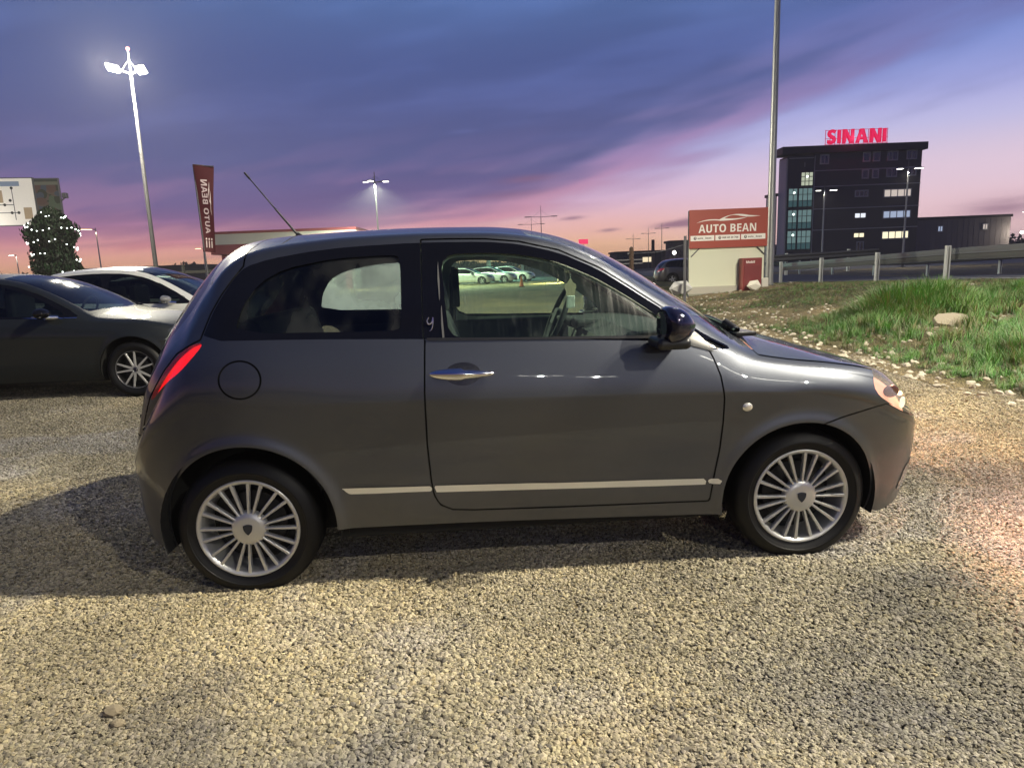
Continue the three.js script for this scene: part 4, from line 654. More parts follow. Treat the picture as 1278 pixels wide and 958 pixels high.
{
  const B = thing('office_block', 'black six-storey office block with lit windows and a glazed stairwell on the right', 'building', [0, 0, -120]);
  part('wall', [box(18.9, 19, 3.6, 64.0, 9.5, -1.8), box(4.7, 18.7, 3.4, 52.2, 9.35, -1.8)], M.blackClad, B);
  part('roof', [box(25.4, 1.25, 4.4, 61.4, 19.6, -1.6, 0.06)], std([0.012, 0.012, 0.016], 0.5), B);
  for (const y of [16.05, 13.35, 9.5, 5.85]) part('floor_band', box(18.9, 0.16, 0.12, 64.0, y, 0.05), M.officeBand, B);
  part('corner_trim', [box(0.14, 18.6, 0.14, 54.62, 9.3, 0.05), box(0.14, 18.2, 0.14, 49.9, 9.2, -0.15)], M.officeBand, B);
  part('side_wall', [box(0.12, 18.4, 3.2, 49.8, 9.2, -1.8)], std([0.42, 0.40, 0.42], 0.5), B);
  for (const r of [[63.05, 64.35, 17.25, 18.9, 1], [64.8, 66.07, 17.25, 18.9, 1], [67.3, 69.2, 17.3, 18.95, 2], [70.7, 72.55, 17.4, 19.0, 2], [63.0, 64.25, 14.4, 16.0, 1], [64.8, 66.0, 14.4, 16.0, 1], [67.3, 69.2, 14.5, 16.1, 2], [71.0, 72.6, 14.6, 16.2, 2], [55.5, 57.1, 17.1, 18.75, 2], [61.95, 64.35, 11.3, 12.5, 3]]) windowAt(B, ...r.slice(0, 4), 0.05, r[4], M.paneDark, M.frameGrey, 0.2);
  windowAt(B, 67.05, 72.0, 11.05, 12.5, 0.05, 4, lit.pale); windowAt(B, 62.0, 64.2, 7.6, 8.65, 0.05, 2, lit.white, M.blackClad); windowAt(B, 67.1, 72.1, 7.4, 8.8, 0.05, 4, lit.cool); windowAt(B, 62.0, 64.1, 4.2, 5.2, 0.05, 2, lit.cream, M.blackClad); windowAt(B, 67.1, 72.0, 3.8, 5.25, 0.05, 4, lit.cream); windowAt(B, 62.7, 64.0, 1.9, 3.6, 0.05, 2, M.paneDark);
  const stairPane = glow([0.22, 0.36, 0.36], 0.55), stairLamp = glow([0.8, 1, 0.9], 3);
  for (const [x0, x1, y0, y1, c, r] of [[52.35, 54.45, 13.6, 15.9, 3, 3], [50.2, 54.45, 10.0, 13.2, 5, 3], [50.2, 54.45, 6.2, 9.5, 5, 3], [50.2, 54.45, 2.6, 5.9, 5, 3]]) {
    const g = sub('stairwell_glazing', B);
    for (let i = 0; i < c; i++) for (let j = 0; j < r; j++) { const w = (x1 - x0) / c, h = (y1 - y0) / r; part('pane', box(w - 0.1, h - 0.1, 0.05, x0 + w * (i + 0.5), y0 + h * (j + 0.5), -0.08), (j === 0 && c === 5) ? glow([0.05, 0.12, 0.13], 0.6) : c === 3 ? glow([0.55, 0.6, 0.45], 0.85) : stairPane, g); }
    part('glazing_bar', [...Array.from({ length: c + 1 }, (_, i) => box(i === 2 && c === 5 ? 0.3 : 0.1, y1 - y0, 0.1, x0 + (x1 - x0) * i / c, (y0 + y1) / 2, -0.02)), ...Array.from({ length: r + 1 }, (_, j) => box(x1 - x0, 0.1, 0.08, (x0 + x1) / 2, y0 + (y1 - y0) * j / r, -0.025))], M.blackClad, g);
    part('stair_lamp', new THREE.SphereGeometry(0.2, 12, 8).translate(c === 3 ? 53.4 : 51.2, y1 - 0.75, 0.06), stairLamp, g);
  }
  part('stair_panel', [box(4.3, 0.16, 0.08, 52.3, 18.3, 0), box(0.1, 0.8, 0.1, 52.9, 17.2, 0)], M.officeBand, B);
  const W2 = thing('rear_wing', 'pale pink-lit rear wing left of the black office block, half behind the tall pole', 'building', [0, 0, -124]);
  part('wall', [box(0.8, 12.4, 3, 49.4, 6.2, -1.6)], std([0.62, 0.52, 0.5], 0.6), W2); part('roof', box(1.3, 0.5, 3.4, 49.4, 12.6, -1.6), M.blackClad, W2);
  for (const z of [-0.4, -1.6, -2.8]) part('wall_rib', box(0.1, 12, 0.12, 48.96, 6.0, z), M.officeBand, W2);
  for (const y of [4.0, 8.0, 10.6]) part('wall_rib', box(0.1, 0.12, 2.8, 48.96, y, -1.6), M.officeBand, W2);
  // roof sign: glowing letters on a lattice
  const S = thing('roof_sign', 'glowing red SINANI letters on a lattice along the roof of the black office block', 'sign', [0, 0, -119.4]);
  const red = glow([0.85, 0.008, 0.08], 0.85), pink = glow([0.9, 0.02, 0.11], 0.9); let x = 56.3; const probe = new TextGeometry('N', { font, size: 2.25, depth: 0.1 }); probe.computeBoundingBox(); const capH = probe.boundingBox.max.y;
  for (const c of 'SINANI') {
    const bar = c === 'I' && new THREE.BoxGeometry(0.56, capH, 0.3).translate(0.28, capH / 2, 0.15), g = bar ? bar.clone() : new TextGeometry(c, { font, size: 2.25, depth: 0.3, curveSegments: 5, bevelEnabled: true, bevelSize: 0.05, bevelThickness: 0.04, bevelSegments: 1 }); g.computeBoundingBox(); const w = g.boundingBox.max.x - g.boundingBox.min.x; g.translate(x - g.boundingBox.min.x, 20.42, 0);
    const l = part('sign_letter', g, red, S), f = bar ? bar.clone() : new TextGeometry(c, { font, size: 2.25, depth: 0.02, curveSegments: 5 }); f.computeBoundingBox(); f.scale(0.8, 0.86, bar ? 0.05 : 1); f.translate(x + w * 0.1 - f.boundingBox.min.x * 0.8, 20.42 + 0.16, 0.36); part('letter_glow', f, pink, l);
    x += w + 0.3;
  }
  const bars = []; for (let k = 0; k < 14; k++) bars.push(box(0.08, 2.5, 0.08, 56.2 + k * 0.83, 21.4, -0.35)); for (const y of [20.35, 21.3, 22.7]) bars.push(box(11, 0.08, 0.08, 61.6, y, -0.35));
  part('lattice', bars, glow([0.9, 0.06, 0.2], 0.5), S);
  const sl = new THREE.PointLight(new THREE.Color().setRGB(1, 0.1, 0.2), 22); sl.position.set(61.5, 21.5, 1.2); sl.castShadow = true; S.add(sl);
}
{
  const L = thing('low_building', 'long low grey shed with two small windows right of the black office block', 'building', [0, 0, -130]);
  part('wall', box(18.0, 7.4, 8, 88.7, 3.7, -4), std([0.15, 0.135, 0.14], 0.8), L); part('roof', box(18.4, 0.5, 8.4, 88.7, 7.65, -4), std([0.04, 0.035, 0.04], 0.7), L);
  for (let k = 0; k < 17; k++) part('cladding_rib', box(0.08, 7.2, 0.03, 80.2 + k * 1.05, 3.6, 0.012), std([0.15, 0.135, 0.14], 0.8), L);
  windowAt(L, 83.5, 84.6, 5.0, 6.2, 0.05, 2, lit.cool); windowAt(L, 92.2, 93.3, 5.1, 6.3, 0.05, 2, lit.pale);
}
// ---------------------------------------------------------------- red sign on the white hut wall
const redCol = [0.34, 0.055, 0.04];
function swoosh(c, w, h, x0, y0, x1, y1) { const X = (t) => x0 + (x1 - x0) * t, Y = (t) => y0 + (y1 - y0) * t; c.beginPath(); c.moveTo(X(0), Y(1)); c.bezierCurveTo(X(0.12), Y(0.55), X(0.25), Y(0.52), X(0.36), Y(0.62)); c.bezierCurveTo(X(0.5), Y(0.02), X(0.66), Y(-0.12), X(0.82), Y(0.22)); c.lineTo(X(1), Y(0.34)); c.bezierCurveTo(X(0.8), Y(0.5), X(0.74), Y(0.36), X(0.66), Y(0.22)); c.bezierCurveTo(X(0.56), Y(0.06), X(0.5), Y(0.2), X(0.44), Y(0.52)); c.bezierCurveTo(X(0.6), Y(0.6), X(0.7), Y(0.55), X(0.8), Y(0.42)); c.bezierCurveTo(X(0.7), Y(0.72), X(0.55), Y(0.8), X(0.38), Y(0.8)); c.bezierCurveTo(X(0.25), Y(0.62), X(0.12), Y(0.72), X(0), Y(1)); c.fill(); }
{
  const t = thing('shop_sign', 'red AUTO BEAN panel with white car outline above the white wall at the right', 'sign', [6.6, 0, -20], 0.0);
  const tex = canvasTex(1024, 480, (c, w, h) => {
    c.fillStyle = '#a23d2a'; c.fillRect(0, 0, w, h); c.fillStyle = '#f4efe6';
    swoosh(c, w, h, 80, 62, 930, 165); c.font = 'bold 142px sans-serif'; c.textAlign = 'center'; c.textBaseline = 'alphabetic';
    c.save(); c.translate(500, 288); c.scale(0.98, 1); c.fillText('AUTO BEAN', 0, 0); c.restore();
    const bar = (a, b, s) => { c.fillStyle = '#f4efe6'; c.fillRect(a, 322, b - a, 68); c.fillStyle = '#5b4038'; c.beginPath(); c.arc(a + 60, 356, 19, 0, 7); c.fill(); c.fillStyle = '#f4efe6'; c.beginPath(); c.arc(a + 62, 352, 8, 0, 7); c.fill(); c.fillStyle = '#5b4038'; c.font = 'bold 34px sans-serif'; c.textAlign = 'left'; c.fillText(s, a + 92, 368); };
    bar(8, 322, 'auto__bean'); bar(336, 662, '068 60 20 768'); bar(676, 1000, 'auto__bean');
  });
  const p = part('panel', box(2.32, 1.12, 0.06, 0, 2.22, 0.03), std(redCol, 0.5), t);
  const f = new THREE.PlaneGeometry(2.3, 1.1); f.translate(0, 2.22, 0.064); part('print', f, new THREE.MeshStandardMaterial({ map: tex, roughness: 0.45 }), p);
  part('wall', box(2.24, 1.4, 0.08, -0.02, 0.97, -0.05), std([0.74, 0.76, 0.58], 0.75), t);
  part('plinth', box(2.3, 0.22, 0.12, -0.02, 0.42, -0.02), std([0.5, 0.48, 0.4], 0.85), t);
  for (const s of [-1, 1]) part('brace', rod([s * 1.1, 1.42, 0.02], [s * 0.86, 1.66, 0.02], 0.018, 6), M.galvDark, t);
  for (const s of [-1, 1]) part('post', box(0.06, 2.7, 0.06, s * 1.13, 1.42, -0.1), M.galvDark, t);
  const b = thing('oil_cabinet', 'dark red metal cabinet lettered Mobil standing before the white wall', 'cabinet', [7.2, 0.28, -19.75]);
  part('body', box(0.55, 0.98, 0.4, 0, 0.56, 0, 0.02), std([0.20, 0.018, 0.02], 0.45), b);
  part('door', box(0.49, 0.76, 0.02, 0, 0.46, 0.205, 0.006), std([0.17, 0.015, 0.018], 0.45), b);
  const lt = canvasTex(256, 96, (c, w, h) => { c.fillStyle = '#7a1c1e'; c.fillRect(0, 0, w, h); c.fillStyle = '#f0e8e0'; c.font = 'bold 74px sans-serif'; c.textAlign = 'center'; c.fillText('Mobil', 120, 74); });
  const lp = new THREE.PlaneGeometry(0.34, 0.13); lp.translate(-0.06, 0.93, 0.2035); part('lettering', lp, new THREE.MeshStandardMaterial({ map: lt, roughness: 0.5 }), b);
  part('leg', [box(0.05, 0.1, 0.05, -0.22, 0.05, 0.14), box(0.05, 0.1, 0.05, 0.22, 0.05, 0.14)], M.galvDark, b);
  const rk = stoneGeometry(61, 0.8); rk.scale(0.24, 0.24, 0.2); tag(part('white_rock', rk.translate(7.15, 0.52, -19.3), std([0.6, 0.57, 0.48], 0.9)), 'pale lump of rock at the foot of the dark red cabinet', 'rock');
  tag(part('white_block', box(0.2, 0.3, 0.18, 7.56, 0.58, -19.6, 0.02), std([0.6, 0.58, 0.5], 0.9)), 'small pale block between the dark red cabinet and the tall pole', 'block');
  const bo = stoneGeometry(64, 0.85); bo.scale(0.30, 0.28, 0.28); tag(part('boulder', bo.translate(4.42, 0.62, -17), std([0.42, 0.42, 0.4], 0.9)), 'rounded pale boulder at the foot of the thin dark post left of the red sign', 'boulder');
}
{ // posts and wire left of the sign
  const a = thing('thin_post', 'thin dark post with a pale boulder at its foot, left of the red sign', 'post', [4.42, 0.2, -16.6]); part('shaft', cyl(0.035, 0.035, 1.72, 0, 0, 0, 10), M.galvDark, a);
  const b = thing('wooden_post', 'short thick wooden post with two rails, seen over the windscreen', 'post', [2.79, 0, -15]); part('shaft', [cyl(0.055, 0.05, 1.62, 0, 0, 0, 12), new THREE.SphereGeometry(0.05, 12, 8).translate(0, 1.62, 0)], std([0.05, 0.03, 0.02], 0.9), b); part('bracket', box(0.12, 0.03, 0.03, -0.03, 1.52, 0), M.galvDark, b);
  for (const y of [1.38, 1.30]) part('rail', box(0.62, 0.022, 0.022, -0.06, y, 0), M.galvDark, b);
  tag(part('fence_wire', tube([[2.82, 1.52, -15], [3.6, 1.55, -15.8], [4.42, 1.72, -16.6]], 0.006, 20, 5), M.galvDark), 'thin slack wire strung between the wooden post and the thin dark post', 'wire');
}
// ---------------------------------------------------------------- guard rails
function guardRail(label, pts, postAt, mat, wide) { // pts: [x, y, z] along the ground; a W-beam on posts
  const t = thing('guard_rail', label, 'guard rail');
  const prof = [[0.80, 0], [0.77, 0.045], [0.71, 0.045], [0.67, 0.0], [0.63, 0.0], [0.59, 0.045], [0.53, 0.045], [0.50, 0]], pos = [], idx = [];
  pts.forEach(([x, y, z], i) => { const a = pts[Math.max(0, i - 1)], b = pts[Math.min(pts.length - 1, i + 1)], dx = b[0] - a[0], dz = b[2] - a[2], l = Math.hypot(dx, dz); for (const back of [0, 0.008]) prof.forEach(([h, o]) => { const q = o + 0.09 - back; pos.push(x - dz / l * q * wide, y + h, z + dx / l * q * wide); }); if (i) { const n = prof.length * 2, r = i * n; for (let j = 0; j < n - 1; j++) idx.push(r - n + j, r + j, r - n + j + 1, r - n + j + 1, r + j, r + j + 1); } });
  const g = new THREE.BufferGeometry(); g.setAttribute('position', new THREE.Float32BufferAttribute(pos, 3)); g.setIndex(idx); g.computeVertexNormals(); part('beam', g, mat, t);
  const pg = join([box(0.012, 0.98, 0.10, 0.045, 0.38, 0), box(0.012, 0.98, 0.10, -0.045, 0.38, 0), box(0.09, 0.98, 0.012, 0, 0.38, -0.04), box(0.03, 0.98, 0.012, 0.036, 0.38, 0.05), box(0.03, 0.98, 0.012, -0.036, 0.38, 0.05)]);
  for (const [x, y, z] of postAt) { const m = part('post', pg, M.postSteel, t); m.position.set(x, y, z); }
  return t;
}
M.postSteel = std([0.55, 0.56, 0.54], 0.45, { metalness: 0.35 }); M.railSteel = std([0.12, 0.125, 0.13], 0.42, { metalness: 0.6 });
{
  const line = Array.from({ length: 34 }, (_, i) => { const z = -2 - i * 0.8; return [11.62, roadY(z), z]; }), posts = [-5.4, -9.4, -13.4, -17.4, -20.7, -24.4, -28.0].map((z) => [11.5, roadY(z), z]);
  guardRail('galvanised guard rail on pale slotted posts along the top of the grass bank', line, posts, M.railSteel, 1);
  guardRail('short dark guard rail end beyond the road, under the black office block', Array.from({ length: 10 }, (_, i) => [11.8 + i * 0.54, 0.62 + i * 0.013, -30]), [[12.6, 0.62, -30.1], [15.4, 0.7, -30.1]], std([0.07, 0.072, 0.08], 0.6, { metalness: 0.3 }), 1);
  guardRail('long dark guard rail on the far side of the upper road', Array.from({ length: 60 }, (_, i) => { const z = 3 - i * 1.05; return [21.3, roadY(z) + 0.12, z]; }), Array.from({ length: 12 }, (_, i) => { const z = 1 - i * 5; return [21.5, roadY(z) + 0.12, z]; }), std([0.035, 0.036, 0.04], 0.7, { metalness: 0.2 }), -1);
}
// ---------------------------------------------------------------- bank: grass, rubble, slab
{
  const r = rng(501), blades = (n, seed, spread, lean) => {
    const q = rng(seed), pos = [], nor = [], idx = [];
    for (let k = 0; k < n; k++) {
      const a = q() * 6.283, d = spread * Math.sqrt(q()), x = Math.cos(a) * d, z = Math.sin(a) * d, h = 0.55 + 0.45 * q(), dir = q() * 6.283, b = lean * (0.3 + q()), w = 0.011 + 0.012 * q(), cx = Math.cos(dir), cz = Math.sin(dir), o = pos.length / 3;
      for (const [t, ww] of [[0, 1], [0.5, 0.8], [1, 0.05]]) { const bx = x + cx * b * t * t, bz = z + cz * b * t * t, y = h * t * (1 - 0.18 * b * t); for (const s of [-1, 1]) { pos.push(bx - cz * w * ww * s, y, bz + cx * w * ww * s); nor.push(cx * 0.5, 0.7, cz * 0.5); } }
      idx.push(o, o + 1, o + 2, o + 1, o + 3, o + 2, o + 2, o + 3, o + 4, o + 3, o + 5, o + 4);
    }
    const g = new THREE.BufferGeometry(); g.setAttribute('position', new THREE.Float32BufferAttribute(pos, 3)); g.setAttribute('normal', new THREE.Float32BufferAttribute(nor, 3)); g.setIndex(idx); return g;
  };
  M.leaf = phy([1, 1, 1], 0.75, { transmission: 0.35, thickness: 0, side: THREE.DoubleSide });
  const kinds = [blades(22, 1, 0.30, 0.5), blades(26, 2, 0.26, 0.8), blades(16, 3, 0.20, 0.35)], lists = [[], [], []];
  for (let i = 0; i < 60000; i++) {
    const z = -2.5 - 27 * r() ** 1.2, x = bankEdge(z) + 0.02 + r() ** 1.1 * 8, d = x - bankEdge(z); if (x > 11.9) continue;
    const soil = soilAt(x, z), lush = fbm(x * 0.45 + 50, z * 0.45, 3, 88);
    const wet = 1 - sstep(-10.5, -13.5, z) * 0.85; // greener towards the near end
    const clump = fbm(x * 1.9 + 7, z * 1.9, 2, 93), bush = Math.exp(-(((x - 6.75) / 0.75) ** 2 + ((z + 11.2) / 1.1) ** 2)), dens = (1 - soil * 0.93) * (0.35 + 0.65 * sstep(0.3, 0.55, lush)) * (0.45 + 0.55 * sstep(0.3, 0.5, clump)) * sstep(-0.05, 0.3, d) + bush;
    if (r() > dens) continue;
    const s = (0.07 + 0.34 * sstep(0.4, 0.8, clump) * lush * wet + 0.06 * wet + 0.46 * bush + 0.07 * r()) * (0.55 + 0.45 * sstep(0.1, 1.2, d)) * (wet < 0.5 ? 0.7 : 1), dry = r() < 0.18 + 0.55 * (1 - wet) + 0.15 * soil, k = 0.65 + 0.6 * r();
    lists[i % 3].push([x, bankHeight(x, z) - 0.02, z, s, r() * 6.28, dry ? [0.26 * k, 0.22 * k, 0.075 * k] : [(0.07 + 0.08 * r()) * k, (0.25 + 0.10 * r()) * k, 0.02 * k]]);
  }
  const G = new THREE.Group(); G.name = 'bank_grass'; G.userData.kind = 'stuff'; scene.add(G);
  lists.forEach((list, k) => { const m = new THREE.InstancedMesh(kinds[k], M.leaf, list.length), M4 = new THREE.Matrix4(), q = new THREE.Quaternion(), up = new THREE.Vector3(0, 1, 0), c = new THREE.Color(); m.name = 'grass_tuft'; m.userData.kind = 'stuff'; m.castShadow = m.receiveShadow = true; list.forEach(([x, y, z, s, a, col], i) => { q.setFromAxisAngle(up, a); M4.compose(new THREE.Vector3(x, y, z), q, new THREE.Vector3(s, s, s)); m.setMatrixAt(i, M4); m.setColorAt(i, c.setRGB(...col)); }); G.add(m); });
  const rub = []; for (let i = 0; i < 9000; i++) { const z = -2.5 - 26 * r() ** 1.2, x = bankEdge(z) - 0.25 + r() ** 1.6 * 7, soil = soilAt(x, z), near = 1 - sstep(0.2, 0.7, x - bankEdge(z)); if (r() > Math.max(soil * 0.7, near * 0.4, 0.09)) continue; const s = 0.014 + 0.04 * r() ** 3 + near * 0.012 * r(), k = 0.6 + 0.5 * r(); rub.push([x, bankHeight(x, z) + s * 0.2, z, s, (r() - 0.5), r() * 6, (r() - 0.5), 0.46 * k, 0.42 * k, 0.33 * k]); }
  const R = new THREE.Group(); R.name = 'bank_rubble'; R.userData.kind = 'stuff'; scene.add(R); scatterStones('rubble_stone', rub, 9, R);
  const sl = new THREE.Shape([[-0.42, -0.18], [-0.1, -0.26], [0.2, -0.2], [0.46, -0.05], [0.40, 0.16], [0.1, 0.24], [-0.3, 0.2], [-0.46, 0.04]].map(([a, b]) => new THREE.Vector2(a, b))), sg = new THREE.ExtrudeGeometry(sl, { depth: 0.09, bevelEnabled: true, bevelSize: 0.015, bevelThickness: 0.015, bevelSegments: 2 });
  sg.scale(0.5, 0.56, 0.8); sg.rotateX(-1.0); sg.rotateY(-0.25); tag(part('concrete_slab', sg.translate(6.4, bankHeight(6.4, -9.5) + 0.03, -9.5), std([0.24, 0.21, 0.155], 0.95)), 'broken flat slab of pale concrete lying in the grass on the bank', 'slab');
  // a few weeds that stand up singly
  const weed = (x, z, h, label) => { const t = thing('weed', label, 'plant', [x, bankHeight(x, z) - 0.02, z]), q = rng(Math.round(x * 100)); part('stem', rod([0, 0, 0], [0.04, h, 0.02], 0.008, 6, 0.004), std([0.10, 0.16, 0.04], 0.8), t);
    for (let k = 0; k < 12; k++) { const g = new THREE.PlaneGeometry(0.035, 0.20, 1, 4), p = g.attributes.position; for (let i = 0; i < p.count; i++) { const v = (p.getY(i) + 0.1) / 0.2; p.setX(i, p.getX(i) * (1.1 - v)); p.setZ(i, 0.08 * v * v); p.setY(i, v * 0.2); } g.rotateX(0.9); g.rotateY(q() * 6.28); g.translate(0.02, h * (0.15 + 0.8 * k / 12), 0.01); g.computeVertexNormals(); part('leaf', g, phy([0.07, 0.17, 0.03], 0.7, { transmission: 0.35, thickness: 0, side: THREE.DoubleSide }), t); } };
  weed(5.75, -6.9, 0.55, 'broad-leaved weed standing at the foot of the bank near the right edge'); weed(6.0, -8.1, 0.4, 'smaller weed farther along the bank beyond the broad-leaved one');
}
// ---------------------------------------------------------------- left: banner, canopy, billboard, tree with lights
{
  const t = thing('feather_banner', 'tall narrow red banner on a pole, seen from its back, left of the hatchback', 'banner', [-6.72, 0, -15]);
  part('pole', [rod([0, 0, 0], [-0.06, 3.78, 0], 0.024, 10, 0.016), rod([-0.06, 3.78, 0], [0.38, 3.72, 0], 0.014, 8)], M.galvDark, t); part('base', [box(0.5, 0.04, 0.5, 0, 0.02, 0, 0.01)], M.galvDark, t);
  const tex = canvasTex(256, 1100, (c, w, h) => { c.fillStyle = '#4c1c22'; c.fillRect(0, 0, w, h); c.save(); c.translate(w, 0); c.scale(-1, 1); c.translate(150, 860); c.rotate(-Math.PI / 2); c.fillStyle = '#cfc0c0'; c.font = 'bold 124px sans-serif'; c.textAlign = 'left'; c.fillText('AUTO BEAN', 0, 28); c.restore(); c.fillStyle = '#e8dcd8'; c.save(); c.translate(200, 640); c.rotate(-Math.PI / 2); swoosh(c, 0, 0, 0, -24, 440, 26); c.restore(); for (let k = 0; k < 3; k++) { c.beginPath(); c.arc(80 + k * 52, 930, 13, 0, 7); c.fill(); c.fillRect(72 + k * 52, 952, 16, 90); } });
  const g = new THREE.PlaneGeometry(0.44, 1.86, 8, 30), p = g.attributes.position; for (let i = 0; i < p.count; i++) { const x = p.getX(i), y = p.getY(i); p.setX(i, -0.05 + (x + 0.22) / 0.44 * (0.25 + 0.18 * (y + 0.93) / 1.86)); p.setZ(i, 0.03 * Math.sin(y * 3 + x * 6)); p.setY(i, y + 2.83 + x * -0.08); } g.computeVertexNormals();
  part('cloth', g, phy([1, 1, 1], 0.75, { map: tex, transmission: 0.3, thickness: 0, side: THREE.DoubleSide }), t);
}
{
  const t = thing('station_canopy', 'long pale canopy with red edge bands on a red column behind the hatchback roof', 'canopy', [0, 0, -60]);
  const red = std([0.19, 0.04, 0.05], 0.6), pale = std([0.42, 0.42, 0.40], 0.7);
  part('fascia', box(13.0, 0.95, 6, -19.9, 4.75, -3), pale, t); part('edge_band', box(13.1, 0.22, 6.1, -19.9, 5.3, -3), red, t); part('lower_band', box(13.05, 0.85, 6.04, -19.9, 3.85, -3), red, t);
  for (const x of [-25.6, -14.5]) part('column', box(0.5, 3.4, 0.5, x, 1.7, -1), red, t);
  part('kiosk', box(7, 3.2, 3, -18, 1.6, -4.5), std([0.4, 0.4, 0.36], 0.7), t); part('kiosk_window', box(0.9, 1.6, 0.06, -24.6, 2.0, -2.9), M.paneDark, t);
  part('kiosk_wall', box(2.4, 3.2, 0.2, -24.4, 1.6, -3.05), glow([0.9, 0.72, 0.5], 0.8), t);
}
{
  const t = thing('billboard', 'large white billboard with a route map and a dark poster panel at the left edge', 'billboard', [-29.8, 0, -40], 0.18);
  const tex = canvasTex(1024, 640, (c, w, h) => { c.fillStyle = '#e4e2e0'; c.fillRect(0, 0, w, h); c.strokeStyle = '#3a3d48'; c.lineWidth = 10; c.beginPath(); c.moveTo(740, 120); c.lineTo(740, 570); c.moveTo(420, 360); c.lineTo(740, 360); c.moveTo(200, 470); c.lineTo(790, 470); c.stroke(); c.fillStyle = '#7a8aa6'; c.fillRect(600, 40, 250, 66); c.fillRect(400, 330, 120, 56); c.fillStyle = '#a08f78'; c.fillRect(420, 160, 190, 170); c.fillRect(860, 400, 110, 160); c.fillStyle = '#23262e'; for (const [x, y] of [[740, 130], [700, 300], [620, 360], [700, 470], [790, 470]]) { c.beginPath(); c.arc(x, y, 20, 0, 7); c.fill(); } });
  const poster = canvasTex(256, 512, (c, w, h) => { c.fillStyle = '#2a2f2c'; c.fillRect(0, 0, w, h); for (let k = 0; k < 60; k++) { c.fillStyle = ['#3c4a3a', '#22281f', '#4a3f38', '#46332f', '#323c4a'][k % 5]; c.beginPath(); c.ellipse(hash(k, 1) * w, h * (0.15 + 0.8 * hash(k, 2)), 30 + 40 * hash(k, 3), 20 + 40 * hash(k, 4), 0, 0, 7); c.fill(); } c.fillStyle = '#55584f'; c.fillRect(0, 30, w, 36); });
  part('board', box(4.2, 2.75, 0.2, 0, 6.2, 0), M.galvDark, t); const f = new THREE.PlaneGeometry(4.1, 2.65); f.translate(0, 6.2, 0.105); part('map_print', f, new THREE.MeshStandardMaterial({ map: tex, roughness: 0.6 }), t);
  part('poster_board', box(1.3, 2.75, 0.2, 2.78, 6.15, 0), M.galvDark, t); const q = new THREE.PlaneGeometry(1.24, 2.65); q.translate(2.78, 6.15, 0.105); part('poster_print', q, new THREE.MeshStandardMaterial({ map: poster, roughness: 0.6 }), t);
  for (const x of [-1.4, 2.3]) part('post', cyl(0.13, 0.13, 4.9, x, 0, -0.2, 12), M.galvDark, t);
  part('floodlight', [box(0.25, 0.3, 0.3, 3.75, 6.5, 0.2, 0.03), rod([3.4, 6.2, 0], [3.75, 6.4, 0.2], 0.04)], M.galvDark, t);
  { const bar = part('floodlight_arm', rod([-0.4, 4.9, 0.1], [-0.4, 4.7, 1.6], 0.03), M.galvDark, t); part('lamp_panel', box(0.5, 0.06, 0.2, -0.4, 4.74, 1.6, 0.02), M.ledFar, t); const L = new THREE.PointLight(0xfff4e0, 6); L.position.set(-0.4, 4.86, 1.6); L.castShadow = true; t.add(L); }
}
function leafCrown(seed, n, shape, size) { // many small leaves through a volume
  const q = rng(seed), pos = [], nor = [], idx = [];
  for (let k = 0; k < n; k++) {
    const [x, y, z] = shape(q), a = q() * 6.283, e = (q() - 0.4) * 2, s = size * (0.6 + 0.8 * q()), o = pos.length / 3, ux = Math.cos(a), uz = Math.sin(a), vx = -uz * Math.sin(e) * 0.6, vy = Math.cos(e), vz = ux * Math.sin(e) * 0.6;
    for (const [i, j] of [[0, -1], [0.45, 0], [0, 1], [-0.45, 0]]) { pos.push(x + (ux * i + vx * j) * s, y + vy * j * s, z + (uz * i + vz * j) * s); nor.push(ux * 0.4 - uz * 0.3, 0.7, uz * 0.4 + ux * 0.3); }
    idx.push(o, o + 1, o + 2, o, o + 2, o + 3);
  }
  const g = new THREE.BufferGeometry(); g.setAttribute('position', new THREE.Float32BufferAttribute(pos, 3)); g.setAttribute('normal', new THREE.Float32BufferAttribute(nor, 3)); g.setIndex(idx); return g;
}
